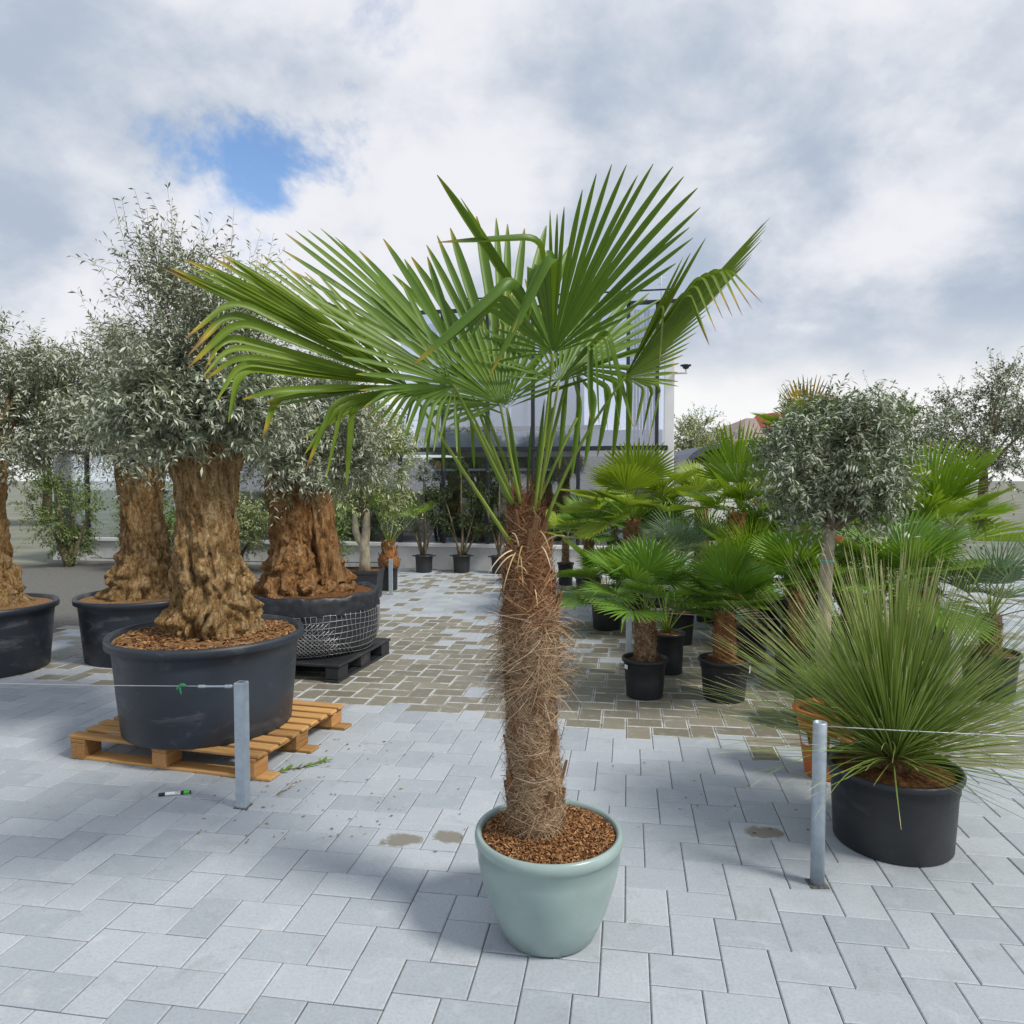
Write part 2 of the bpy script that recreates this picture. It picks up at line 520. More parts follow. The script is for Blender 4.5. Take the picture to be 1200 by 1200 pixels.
def wood(name, c, along):
    m = M(name)
    st = (2.0, 26, 26) if along == 'x' else (26, 2.0, 26)
    a = m.noise(3, 6, 0.65, stretch=st)
    b = m.math('ADD', m.math('MULTIPLY', a, 0.62), m.math('MULTIPLY', m.orand(), 0.42))
    m.col(m.ramp(b, [(0.26, tuple(x * 0.38 for x in c)), (0.50, tuple(x * 0.9 for x in c)), (0.78, tuple(min(1, x * 1.4) for x in c))])).rough(0.8).spec(0.25)
    m.bump(a, 0.3, 0.004)
    return m.m
MAT['wood_x'] = wood('pallet_wood', (0.44, 0.25, 0.095), 'x')
MAT['wood_y'] = wood('pallet_wood_cross', (0.40, 0.21, 0.08), 'y')
def glass(name, tint, refl):
    m = M(name)
    t = m.n('ShaderNodeBsdfTransparent'); t.inputs[0].default_value = (*tint, 1)
    g = m.n('ShaderNodeBsdfGlossy'); g.inputs['Roughness'].default_value = 0.02
    g.inputs[0].default_value = (0.92, 0.95, 1.0, 1)
    fr = m.n('ShaderNodeFresnel'); fr.inputs[0].default_value = 1.5
    f = m.math('ADD', fr.outputs[0], refl, True)
    mx = m.n('ShaderNodeMixShader')
    m.link(f, mx.inputs[0]); m.link(t.outputs[0], mx.inputs[1]); m.link(g.outputs[0], mx.inputs[2])
    m.link(mx.outputs[0], m.out.inputs[0])
    return m.m
MAT['glass'] = glass('window_glass', (0.86, 0.90, 0.93), 0.10)
MAT['glass_up'] = glass('upper_window_glass', (0.78, 0.83, 0.92), 0.16)
# pavers
def paver(name, wet):
    m = M(name)
    rnd = m.math('ADD', m.math('MULTIPLY', m.orand(), 1.0), m.attr('rnd'))
    rnd = m.math('FRACT', rnd)
    c0 = m.n('ShaderNodeNewGeometry').outputs['Position']
    a = m.noise(2.3, 5, 0.6, coord=c0); g = m.noise(90, 3, 0.7, coord=c0); b = m.noise(14, 5, 0.62, coord=c0)
    if wet == 0:
        col = m.mix(rnd, (0.320, 0.360, 0.405), (0.420, 0.460, 0.505))
        col = m.mix(m.math('MULTIPLY', m.range(a, 0.5, 0.72), 0.38), col, (0.29, 0.315, 0.345))
        col = m.mix(m.math('MULTIPLY', m.range(b, 0.55, 0.75), 0.3), col, (0.54, 0.57, 0.60))
        rg = 0.62
    else:
        col = m.mix(rnd, (0.175, 0.162, 0.125), (0.265, 0.245, 0.195))
        col = m.mix(m.math('MULTIPLY', m.range(b, 0.52, 0.72), 0.45), col, (0.36, 0.36, 0.34))
        rg = 0.42
    h = m.noise(5.5, 7, 0.7, coord=c0, dist=0.6)
    col = m.mix(m.math('MULTIPLY', m.range(h, 0.56, 0.72), 0.35), col, (0.20, 0.19, 0.165))
    col = m.mix(m.math('MULTIPLY', m.range(h, 0.42, 0.30), 0.30), col, (0.58, 0.60, 0.61))
    col = m.mix(m.math('MULTIPLY', m.range(g, 0.45, 0.8), 0.32), col, (0.12, 0.12, 0.12))
    m.col(col).rough(rg).spec(0.4)
    m.bump(g, 0.25, 0.003)
    return m.m
MAT['paver_dry'] = paver('dry_grey_paver', 0)
MAT['paver_wet'] = paver('damp_brown_paver', 1)
def edge_mat():
    m = M('paver_drying_edge')
    c0 = m.n('ShaderNodeNewGeometry').outputs['Position']
    z = m.noise(5, 5, 0.7, coord=c0)
    m.col(m.ramp(z, [(0.40, (0.24, 0.225, 0.185)), (0.56, (0.47, 0.49, 0.50))])).rough(0.7).spec(0.3)
    return m.m
MAT['paver_edge'] = edge_mat()
def stained():
    m = M('paver_with_damp_stain')
    tcn = m.tex('Object')
    rnd = m.orand()
    cb = m.n('ShaderNodeCombineXYZ'); m.link(rnd, cb.inputs[0]); m.link(m.math('FRACT', m.math('MULTIPLY', rnd, 7.3)), cb.inputs[1])
    ad = m.n('ShaderNodeVectorMath', operation='MULTIPLY_ADD')
    m.link(cb.outputs[0], ad.inputs[0]); ad.inputs[1].default_value = (0.06, 0.05, 0); m.link(tcn, ad.inputs[2])
    ad2 = m.n('ShaderNodeVectorMath', operation='SUBTRACT'); m.link(ad.outputs[0], ad2.inputs[0]); ad2.inputs[1].default_value = (0.03, 0.025, 0)
    mp = m.n('ShaderNodeMapping'); mp.inputs['Scale'].default_value = (1.0, 1.5, 1)
    m.link(ad2.outputs[0], mp.inputs[0])
    ln = m.n('ShaderNodeVectorMath', operation='LENGTH'); m.link(mp.outputs[0], ln.inputs[0])
    off = m.n('ShaderNodeVectorMath', operation='MULTIPLY_ADD'); m.link(cb.outputs[0], off.inputs[0]); off.inputs[1].default_value = (9, 9, 9); m.link(tcn, off.inputs[2])
    z = m.noise(13, 6, 0.65, coord=off.outputs[0])
    f = m.range(m.math('ADD', ln.outputs['Value'], m.math('MULTIPLY', m.math('SUBTRACT', z, 0.5), 0.22)), 0.066, 0.094, 0.92, 0)
    g = m.noise(90, 3, 0.7, coord=tcn)
    c = m.mix(f, (0.39, 0.43, 0.475), (0.19, 0.175, 0.14))
    c = m.mix(m.math('MULTIPLY', m.range(g, 0.45, 0.8), 0.3), c, (0.12, 0.12, 0.12))
    m.col(c).rough(0.55).spec(0.4)
    return m.m
MAT['paver_stain'] = stained()
MAT['joint'] = soil('joint_sand', (0.07, 0.07, 0.065), (0.15, 0.15, 0.14), (0.25, 0.25, 0.24))
MAT['ground'] = plain('far_ground', (0.16, 0.17, 0.13), 0.95, scale=0.6, var=0.3)

rng = random.Random(7)
nr = np.random.default_rng(11)

# ================================================================== GROUND
gm = MB()
gm.add([(-600, -60, -0.07), (600, -60, -0.07), (600, 1200, -0.07), (-600, 1200, -0.07)], [(0, 1, 2, 3)])
tag(gm.build('ground', MAT['ground'], smooth=False), kind='structure')

PYAW = R(8.9)
pax = Vector((math.cos(PYAW), -math.sin(PYAW), 0))   # across
pay = Vector((math.sin(PYAW), math.cos(PYAW), 0))    # along
pm = MB()
q = [pax * a + pay * b for a, b in ((-11, -0.5), (11, -0.5), (11, 16), (-11, 16))]
pm.add([(v.x, v.y, -0.005) for v in q] + [(v.x, v.y, -0.068) for v in q], [(0, 1, 2, 3), (0, 4, 5, 1), (1, 5, 6, 2), (2, 6, 7, 3), (3, 7, 4, 0)])
pavement = tag(pm.build('pavement', MAT['joint'], smooth=False), kind='structure')

U = 0.08            # paver unit: stones are 3 by 2 units = 24 x 16 cm
GAP = 0.0035
def paver_geo(hx, hy):
    """box with chamfer and an inset top ring; centre at origin, top at z = 0"""
    rings = []
    for x, y, z in ((hx - GAP / 2, hy - GAP / 2, -0.03), (hx - GAP / 2, hy - GAP / 2, -0.003), (hx - GAP / 2 - 0.004, hy - GAP / 2 - 0.004, 0.0), (hx - 0.011, hy - 0.011, 0.0)):
        rings += [(-x, -y, z), (x, -y, z), (x, y, z), (-x, y, z)]
    fs = []
    mi = []
    for r_ in range(3):
        for k in range(4):
            j = (k + 1) % 4
            fs.append((r_ * 4 + k, r_ * 4 + j, r_ * 4 + 4 + j, r_ * 4 + 4 + k)); mi.append(0 if r_ < 1 else 1)
    fs.append((12, 13, 14, 15)); mi.append(2)
    return rings, fs, mi
def paver_mesh(hx, hy, kind):
    vs, fs, mi = paver_geo(hx, hy)
    me = bpy.data.meshes.new('paver')
    me.from_pydata(vs, [], fs)
    mats = {'dry': ('paver_dry', 'paver_dry', 'paver_dry'), 'wet': ('paver_dry', 'paver_edge', 'paver_wet'), 'stain': ('paver_dry', 'paver_stain', 'paver_stain')}[kind]
    for k in mats: me.materials.append(MAT[k])
    me.polygons.foreach_set('material_index', mi)
    a = me.attributes.new('rnd', 'FLOAT', 'POINT')
    me.update()
    return me
pmesh = {(o, k): paver_mesh(*((3 * U / 2, U) if o == 'h' else (U, 3 * U / 2)), k) for o in 'hv' for k in ('dry', 'wet', 'stain')}
stones = []
for i in range(-140, 141):
    for j in range(-40, 40):
        bx, by = i, 5 * i + 12 * j
        for o, ox, oy in (('h', 1.5, 1.0), ('v', 4.0, 1.5)):
            u, v = (bx + ox) * U, (by + oy) * U
            if -10.6 < u < 10.6 and 0.4 < v < 15.2:
                stones.append((u, v, o))
def wetness(u, v):
    p = pax * u + pay * v
    n1 = noise.noise(Vector((u * 0.9, v * 0.9, 3.3)))
    n2 = noise.noise(Vector((u * 3.1, v * 3.1, 8.1)))
    edge = 4.70 - 0.12 * u + 0.16 * n1
    w = 0.0
    if v > edge: w = 0.97 - 0.30 * max(0, (v - 5.6) / 2.5)
    if v > 8.35 + 0.25 * n1: w = 0.03
    if v > 10.0 + 0.25 * n1: w = 0.55
    if abs(u) > 3.2 and v > edge: w *= 0.7
    return w + 0.22 * n2 * (1 if w > 0.1 else 0)
stain_at = [G(493, 975), G(540, 985), G(915, 971)]
wet_single = [G(912, 885), G(880, 862), G(770, 852)]
for s in range(len(stones)):
    u, v, o = stones[s]
    p = pax * u + pay * v
    k = 'wet' if rng.random() < wetness(u, v) else 'dry'
    hx, hy = (0.12, 0.08) if o == 'h' else (0.08, 0.12)
    for lst, kk in ((stain_at, 'stain'), (wet_single, 'wet')):
        for w in lst:
            du, dv = abs(w.dot(pax) - u), abs(w.dot(pay) - v)
            if du < hx and dv < hy: k = kk
    stones[s] = (u, v, o, k, p)
def inview(p):
    return p.y > 1.9 and abs(p.x) < p.y * 0.72 + 0.1
vis = sorted([t for t in stones if inview(t[4]) and (abs(t[4].x) < t[4].y * 0.49 or True)], key=lambda t: t[4].y)
near = set(id(t) for t in vis[:300])
rest = MB()
restmats = [MAT['paver_dry'], MAT['paver_edge'], MAT['paver_wet'], MAT['paver_stain']]
prot = Matrix.Rotation(-PYAW, 4, 'Z')
for t in stones:
    u, v, o, k, p = t
    dz = rng.uniform(-0.0012, 0.0012)
    rx, ry = rng.uniform(-0.003, 0.003), rng.uniform(-0.003, 0.003)
    if id(t) in near:
        ob = link('paver', pmesh[(o, k)], pavement)
        ob.matrix_local = Matrix.Translation((p.x, p.y, dz)) @ prot @ Matrix.Rotation(rx, 4, 'X') @ Matrix.Rotation(ry, 4, 'Y')
    else:
        vs, fs, mi = paver_geo(*((3 * U / 2, U) if o == 'h' else (U, 3 * U / 2)))
        vs = [(p.x + pax.x * x + pay.x * y, p.y + pax.y * x + pay.y * y, z + dz + rx * y * 0.5) for x, y, z in vs]
        n0 = len(rest.v)
        table = {'dry': (0, 0, 0), 'wet': (0, 1, 2), 'stain': (0, 0, 0)}[k]
        rest.v.extend(vs); rest.f.extend([tuple(a + n0 for a in f) for f in fs])
        rest.mi.extend([table[a] for a in mi]); rest.tip.extend([0] * len(vs)); rest.rnd.extend([rng.random()] * len(vs))
tag(rest.build('far_pavers', restmats, pavement, smooth=False), kind='stuff')

# ================================================================== PALM LEAVES
STA = (0.015, 0.12, 0.25, 0.37, 0.48, 0.58, 0.68, 0.77, 0.86, 0.93, 0.975, 1.0)
STA_LOW = (0.02, 0.25, 0.45, 0.6, 0.75, 0.88, 1.0)
def fan(mb, hub, ctrls, per=3, fuse=0.46, rg=rng, sta=STA, sag=0.03, jitter=0.05, pleat=0.5, gapw=0.92, kinkp=0.0, amax=0.16, tpow=2.4, amin=0.02):
    """fan blade: ctrls is a list of (end, bend or None); `per` segments between controls"""
    hub = Vector(hub)
    segs = []
    for i in range(len(ctrls)):
        e0, b0 = ctrls[i][0], ctrls[i][1]
        segs.append((Vector(e0), Vector(b0) if b0 is not None else None, 0))
        if i + 1 < len(ctrls):
            e1, b1 = ctrls[i + 1][0], ctrls[i + 1][1]
            n = ctrls[i][2] if len(ctrls[i]) > 2 else per
            for k in range(1, n):
                u = k / n
                if (b0 is None) == (b1 is None):
                    e = Vector(e0).lerp(Vector(e1), u)
                    b = Vector(b0).lerp(Vector(b1), u) if b0 is not None else None
                    if b0 is None:
                        L = (Vector(e0) - hub).length * (1 - u) + (Vector(e1) - hub).length * u
                        e = hub + (e - hub).normalized() * L
                else:
                    st = Vector(e0) if b0 is None else Vector(e1)
                    d0 = ((Vector(b0) if b0 is not None else Vector(e0)) - hub).normalized()
                    d1 = ((Vector(b1) if b1 is not None else Vector(e1)) - hub).normalized()
                    e = hub + d0.lerp(d1, u).normalized() * (st - hub).length * 0.95
                    b = None
                segs.append((e, b, 1))
    N = len(segs)
    dirs = [((b if b is not None else e) - hub).normalized() for e, b, _ in segs]
    maxl = max((e - hub).length if b is None else ((b - hub).length + (e - b).length) for e, b, _ in segs)
    for i, (e, b, free) in enumerate(segs):
        d = dirs[i]
        a = dirs[max(i - 1, 0)]; c = dirs[min(i + 1, N - 1)]
        s = (c - a)
        s = s - d * s.dot(d)
        if s.length < 1e-6: s = d.orthogonal()
        s.normalize()
        ang = max(amin, min(amax, (a.angle(d, 0.05) + c.angle(d, 0.05)) / (2 if 0 < i < N - 1 else 1)))
        nrm = d.cross(s).normalized()
        if nrm.z < 0: nrm = -nrm
        jl = 1 + rg.uniform(-jitter, jitter) if free else 1.0
        if b is None:
            L = (e - hub).length * jl
            end = hub + d * L
            if rg.random() < kinkp:
                tb = rg.uniform(0.55, 0.78)
                b = hub + d * L * tb
                down = (Vector((d.x, d.y, 0)) * 0.35 + Vector((0, 0, -1)) + s * rg.uniform(-0.3, 0.3)).normalized()
                e = b + down * L * (1 - tb)
            else:
                e = end
        if b is None:
            lat = rg.uniform(-0.012, 0.012) * L
            sg = sag * L * rg.uniform(0.4, 1.6)
            def path(t, hub=hub, d=d, L=L, sg=sg, s=s, lat=lat):
                return hub + d * (L * t) + Vector((0, 0, sg * (4 * t * (1 - t) * 0.6 - t * t * 0.35))) + s * (lat * t * t)
            tb = 1.0
            Lt = L
        else:
            L1 = (b - hub).length; L2 = (e - b).length
            Lt = L1 + L2; tb = L1 / Lt
            w_ = 0.085
            p0, p2 = hub + d * (L1 - w_ * Lt), b + (e - b).normalized() * (w_ * Lt)
            def path(t, hub=hub, d=d, L1=L1, Lt=Lt, tb=tb, b=b, e=e, w_=w_, p0=p0, p2=p2):
                if t < tb - w_: return hub + d * (t * Lt)
                if t > tb + w_: return b + (e - b) * ((t - tb) / (1 - tb))
                x = (t - tb + w_) / (2 * w_)
                return p0 * (1 - x) ** 2 + b * (2 * x * (1 - x)) + p2 * x * x
        wf = math.tan(ang / 2) * fuse * min(Lt, maxl)
        rr = rg.random()
        vs, tp = [], []
        stl = list(sta)
        if tb < 1.0 and len(sta) > 8:
            stl = sorted(set([t for t in sta if abs(t - tb) > 0.095] + [max(0.02, tb - 0.08), tb - 0.045, tb - 0.015, tb + 0.015, tb + 0.045, min(0.985, tb + 0.08)]))
        for t in stl:
            p = path(t)
            tg = (path(min(1, t + 0.02)) - path(max(0, t - 0.02))).normalized()
            ss = s - tg * s.dot(tg)
            if ss.length < 1e-5: ss = s
            ss = ss.normalized()
            nn = tg.cross(ss).normalized()
            if nn.dot(nrm) < 0: nn = -nn
            r_ = t * Lt
            if t <= fuse: w = math.tan(ang / 2) * r_ * 1.02; pl = pleat
            else:
                x = (t - fuse) / (1 - fuse)
                w = wf * (1 - 0.9 * x ** tpow) * (1.0 - (1 - gapw) * min(1, x * 6)); pl = pleat * (1 - 0.3 * x)
            w = max(w, 0.0006)
            vs += [p - ss * w + nn * (w * pl * 0.5), p - nn * (w * pl), p + ss * w + nn * (w * pl * 0.5)]
            tp += [t, t, t]
        fs = []
        for k in range(len(stl) - 1):
            o = k * 3
            fs += [(o, o + 1, o + 4, o + 3), (o + 1, o + 2, o + 5, o + 4)]
        mb.add(vs, fs, 0, tip=tp, rnd=rr)
    return mb

def bez(p0, p1, p2, n=9):
    p0, p1, p2 = Vector(p0), Vector(p1), Vector(p2)
    return [p0 * (1 - t) ** 2 + p1 * (2 * t * (1 - t)) + p2 * t * t for t in [i / (n - 1) for i in range(n)]]

def local_fan(Rr, spread, n, fuse, rg, cup=0.15, droop=0.2, prof=0.25, sta=STA_LOW, kinkp=0.05, jitter=0.06, gapw=0.9, pleat=0.5):
    """blade in local axes: hub at origin, midrib +Y, upper side +Z"""
    ctr = []
    for i in range(n):
        th = -spread + 2 * spread * i / (n - 1)
        x = abs(th) / spread
        L = Rr * (1 - prof * x ** 2) * rg.uniform(1 - jitter, 1 + jitter)
        z = cup * L * (x ** 1.3) - droop * L * (1 - x) * 0.5
        ctr.append((Vector((math.sin(th) * L, math.cos(th) * L, z)), None, 1))
    mb = MB()
    fan(mb, (0, 0, 0), ctr, 1, fuse, rg, sta, sag=0.05, jitter=0.0, gapw=gapw, pleat=pleat, kinkp=kinkp)
    return mb
def local_petiole(L, r0, r1, n=5):
    mb = MB()
    pts = bez((0, -L, -0.02 * L), (0, -L * 0.5, 0.06 * L), (0, 0, 0), 6)
    mb.tube(pts, [r1 + (r0 - r1) * (1 - i / 5) for i in range(6)], n, rnd=rng.random(), tip=True, flat=0.6)
    return mb
def species(name, mat, variants, Rr, spread, n, fuse, Lp, **k):
    out = []
    for i in range(variants):
        rg = random.Random(hash_name(name) + i)
        lm = local_fan(Rr, spread, n, fuse, rg, **k).mesh('leaf', MAT[mat])
        pm_ = local_petiole(Lp, max(0.006, Lp * 0.016), max(0.004, Lp * 0.010)).mesh('petiole', MAT['petiole'])
        out.append((lm, pm_, Lp))
    return out
def hash_name(s):
    return sum((i + 1) * ord(c) for i, c in enumerate(s))
def place_leaf(parent, sp, c, az, el, scale=1.0, twist=0.0, blade_drop=0.0, plen=1.0):
    lm, pm_, Lp = sp
    d = Vector((math.cos(el) * math.sin(az), math.cos(el) * math.cos(az), math.sin(el)))
    side = Vector((math.cos(az), -math.sin(az), 0))
    nrm = side.cross(d).normalized()
    if nrm.z < -0.01: nrm = -nrm; side = -side
    rot = Matrix((side, d, nrm)).transposed().to_4x4()
    hub = Vector(c) + d * Lp * scale * plen
    mw = Matrix.Translation(hub) @ rot @ Matrix.Rotation(twist, 4, 'Y') @ Matrix.Rotation(-blade_drop, 4, 'X') @ Matrix.Diagonal((scale, scale, scale, 1))
    o = link('leaf', lm, parent)
    o.matrix_local = mw
    p = link('petiole', pm_, o)
    # the petiole runs back to the crown whatever the blade's own tilt
    p.matrix_local = mw.inverted() @ (Matrix.Translation(hub) @ rot @ Matrix.Diagonal((scale, scale * plen, scale, 1)))
    return o

# ------------------------------------------------------------------ shared builders
def pot(parent, r, h, mat, taper=0.8, lip=0.018, n=40, handles=False, band=True, soilmat='soil', soil_drop=0.03, sx=1.0):
    rb = r * taper
    pr = [(rb - 0.006, 0.0), (rb, 0.008)]
    k = r - lip * 0.9
    pr += [(rb + (k - rb) * 0.5, h * 0.45), (rb + (k - rb) * 0.80, h * 0.76)]
    if band: pr += [(rb + (k - rb) * 0.80 + 0.006, h * 0.775)]
    pr += [(k, h - lip * 1.6), (r, h - lip * 1.45), (r + 0.003, h - lip * 0.5), (r - 0.002, h), (r - lip * 0.7, h), (k - 0.008, h - lip), (k - 0.014, h * 0.75)]
    mb = MB().lathe(pr, n, sx=sx)
    o = mb.build('pot', mat, parent)
    if handles:
        for s in (-1, 1):
            hb = MB().bbox((s * (r + 0.016) * sx, 0, h - 0.012), (0.05, 0.09, 0.018), bev=0.006)
            hb.build('handle', mat, o)
    sm = MB()
    rs = r - lip - 0.004
    rings, seg = 7, 32
    vs = [(0, 0, h - soil_drop + 0.02)]
    for a in range(1, rings + 1):
        for b in range(seg):
            t = 2 * PI * b / seg
            rr = rs * a / rings
            z = h - soil_drop + 0.02 * (1 - (a / rings) ** 2) + 0.010 * noise.noise(Vector((rr * math.cos(t) * 22, rr * math.sin(t) * 22, r * 50)))
            vs.append((rr * math.cos(t) * sx, rr * math.sin(t), z))
    fs = [(0, 1 + b, 1 + (b + 1) % seg) for b in range(seg)]
    for a in range(rings - 1):
        for b in range(seg):
            c_ = (b + 1) % seg
            fs.append((1 + a * seg + b, 1 + (a + 1) * seg + b, 1 + (a + 1) * seg + c_, 1 + a * seg + c_))
    sm.add(vs, fs)
    sm.build('soil', MAT[soilmat], parent)
    return o

def chips(parent, r, z, n, mat, name='bark_chips', size=0.02, zdome=0.02, avoid=0.0):
    mb = MB()
    for _ in range(n):
        a = rng.uniform(0, 2 * PI); rr = r * math.sqrt(rng.uniform((avoid / r) ** 2, 1))
        L, w, h = size * rng.uniform(0.5, 1.6), size * rng.uniform(0.25, 0.6), size * rng.uniform(0.12, 0.3)
        rot = Matrix.Rotation(rng.uniform(0, PI), 3, 'Z') @ Matrix.Rotation(rng.uniform(-0.5, 0.5), 3, 'X') @ Matrix.Rotation(rng.uniform(-0.5, 0.5), 3, 'Y')
        mb.box((rr * math.cos(a), rr * math.sin(a), z + zdome * (1 - (rr / r) ** 2) + rng.uniform(-0.001, 0.006)), (L, w, h), rot, rnd=rng.random())
    return tag(mb.build(name, mat, parent, smooth=False), kind='stuff')

def hairs(mb, path, radf, n, lmin, lmax, width, lift=0.02, hang=0.5, z0=0.0, z1=1.0, wild=0.15):
    """fibre ribbons lying on a trunk whose axis is path(t) and radius radf(t)"""
    for _ in range(n):
        t = rng.uniform(z0, z1)
        a = rng.uniform(0, 2 * PI)
        L = rng.uniform(lmin, lmax)
        c = path(t); r = radf(t)
        rad = Vector((math.cos(a), math.sin(a), 0)); tan = Vector((-math.sin(a), math.cos(a), 0))
        sgn = rng.choice((-1, 1))
        d = tan * sgn * rng.uniform(0.1, 1.0) + Vector((0, 0, 1)) * rng.uniform(-1.0, 0.8)
        d.normalize()
        out = rng.uniform(0, lift) if rng.random() > wild else rng.uniform(lift, lift * 3.2)
        p = c + rad * (r * rng.uniform(0.96, 1.03))
        w = width * rng.uniform(0.6, 1.4)
        pts = []
        for k in range(5):
            x = k / 4
            aa = d.dot(tan) * L * x / r
            q = c + Vector((math.cos(a + aa), math.sin(a + aa), 0)) * (r * 1.0 + 0.003 + out * x * 1.6 * (1 - 0.35 * x)) + Vector((0, 0, d.z * L * x - hang * out * x * x))
            pts.append(q + Vector((rng.uniform(-1, 1), rng.uniform(-1, 1), rng.uniform(-1, 1))) * 0.0025)
        vs = []
        wd = (rad.cross(d) * 0.8 + Vector((0, 0, 0.3))).normalized() * w
        for k, q in enumerate(pts):
            ww = wd * (1 - 0.6 * k / 4)
            vs += [q - ww, q + ww]
        mb.add(vs, [(2 * k, 2 * k + 1, 2 * k + 3, 2 * k + 2) for k in range(4)], rnd=min(1, max(0, rng.gauss(0.5, 0.25))))

def palm_trunk(parent, c0, c1, r0, r1, mat, fib, nh=350, stubs=18, seed=0, stub_len=0.05):
    rg = random.Random(seed)
    c0, c1 = Vector(c0), Vector(c1)
    H = (c1 - c0).length
    nz, na = max(12, int(H / 0.03)), 24
    mb = MB()
    vs, fs = [], []
    for i in range(nz + 1):
        t = i / nz
        c = c0.lerp(c1, t); r = r0 + (r1 - r0) * t
        for k in range(na):
            a = 2 * PI * k / na
            rr = r * (1 + 0.10 * noise.noise(Vector((math.cos(a) * 2.5, math.sin(a) * 2.5, t * H * 14 + seed))) + 0.05 * math.sin(t * H * 60 + 2 * a))
            vs.append(c + Vector((math.cos(a), math.sin(a), 0)) * rr)
    for i in range(nz):
        for k in range(na):
            j = (k + 1) % na
            fs.append((i * na + k, i * na + j, (i + 1) * na + j, (i + 1) * na + k))
    fs.append(tuple(range(nz * na, (nz + 1) * na)))
    mb.add(vs, fs)
    tr = mb.build('trunk', MAT[mat], parent)
    hb = MB()
    hairs(hb, lambda t: c0.lerp(c1, t), lambda t: r0 + (r1 - r0) * t, nh, 0.03, 0.09, 0.0016, 0.012)
    tag(hb.build('fibre', MAT[fib], tr, smooth=False), kind='stuff')
    for i in range(stubs):
        t = (i + 0.5) / stubs
        a = i * 2.399 + rg.uniform(-0.3, 0.3)
        leaf_base(tr, c0.lerp(c1, t), r0 + (r1 - r0) * t, a, stub_len * rg.uniform(0.7, 1.3), r0 * 0.42, 'boot')
    return tr
_lb = {}
def leaf_base(parent, c, r, a, L, w, mat):
    key = mat
    if key not in _lb:
        m = MB()   # unit boot: grows from +x outward and up; narrow, cut end
        sec = [(0.0, 0.5, 0.16, 0.0), (0.35, 0.42, 0.15, 0.30), (0.7, 0.24, 0.12, 0.68), (1.0, 0.17, 0.08, 1.0)]
        vs = []
        for x, hw, th, z in sec:
            vs += [(x * 0.35 + th, -hw * 0.6, z - th * 0.2), (x * 0.35 + th, hw * 0.6, z - th * 0.2), (x * 0.35 - 0.02, hw, z), (x * 0.35 - 0.02, -hw, z)]
        fs = []
        for i in range(3):
            for k in range(4):
                j = (k + 1) % 4
                fs.append((i * 4 + k, i * 4 + j, i * 4 + 4 + j, i * 4 + 4 + k))
        fs += [(3, 2, 1, 0), (12, 13, 14, 15)]
        m.add(vs, fs)
        _lb[key] = m.mesh('leaf_base', MAT[mat], smooth=False)
    o = link('leaf_base', _lb[key], parent)
    o.matrix_local = Matrix.Translation(Vector(c) + Vector((math.cos(a), math.sin(a), 0)) * (r * 0.93)) @ Matrix.Rotation(a, 4, 'Z') @ Matrix.Diagonal((L, w, L, 1))
    return o

# ================================================================== THE LARGE PALM
mp = empty('potted_palm', (P(643, 970, 2.56).x, 2.56, 0))
tag(mp, 'tall windmill palm with shaggy fibrous trunk and large fans in a pale celadon pot', 'potted palm')
base = mp.location.copy()
def LP(px, py, d): return P(px, py, d) - base
zr = P(643, 970, 2.56).z
# pot body: rounded bowl with thick rolled lip
prr = 0.262
pp = [(0.150, 0.0), (0.165, 0.01), (0.205, 0.10), (0.235, 0.20), (0.250, zr - 0.10), (0.252, zr - 0.045), (prr - 0.003, zr - 0.040), (prr, zr - 0.02), (prr - 0.004, zr - 0.004), (prr - 0.012, zr), (prr - 0.022, zr - 0.004), (prr - 0.026, zr - 0.02), (prr - 0.03, zr - 0.10)]
MB().lathe(pp, 72).build('pot', MAT['pot_celadon'], mp)
sm = MB()
vs = [(0, 0, zr - 0.005)]; fs = []
rings, seg = 22, 72
for a in range(1, rings + 1):
    for b in range(seg):
        t = 2 * PI * b / seg; rr = (prr - 0.026) * a / rings
        x, y = rr * math.cos(t), rr * math.sin(t)
        z = zr - 0.020 + 0.022 * (1 - (a / rings) ** 2) + 0.010 * noise.noise(Vector((x * 30, y * 30, 1))) + 0.006 * noise.noise(Vector((x * 80, y * 80, 4)))
        vs.append((x, y, z))
fs = [(0, 1 + b, 1 + (b + 1) % seg) for b in range(seg)]
for a in range(rings - 1):
    for b in range(seg):
        c_ = (b + 1) % seg
        fs.append((1 + a * seg + b, 1 + (a + 1) * seg + b, 1 + (a + 1) * seg + c_, 1 + a * seg + c_))
sm.add(vs, fs)
so_ = sm.build('soil', MAT['soil'], mp)
chips(so_, prr - 0.035, zr - 0.015, 5200, MAT['chip'], size=0.009, zdome=0.02)
# trunk
axis_px = [(0.00, 628, 962), (0.18, 626, 905), (0.35, 622, 840), (0.55, 623, 760), (0.72, 620, 690), (0.86, 617, 640), (1.0, 614, 585)]
rad_px = [(0.00, 36), (0.06, 34), (0.2, 33), (0.36, 30), (0.5, 31), (0.62, 33), (0.74, 28), (0.86, 22.5), (0.94, 18), (1.0, 11)]
def tr_axis(t):
    for (t0, x0, y0), (t1, x1, y1) in zip(axis_px, axis_px[1:]):
        if t <= t1:
            u = (t - t0) / (t1 - t0)
            return LP(x0 + (x1 - x0) * u, y0 + (y1 - y0) * u, 2.56)
    return LP(614, 585, 2.56)
def tr_rad(t):
    for (t0, r0), (t1, r1) in zip(rad_px, rad_px[1:]):
        if t <= t1: return (r0 + (r1 - r0) * (t - t0) / (t1 - t0)) * 2.56 / F * 0.90
    return 0.03
mb = MB(); vs, fs = [], []
nz, na = 90, 56
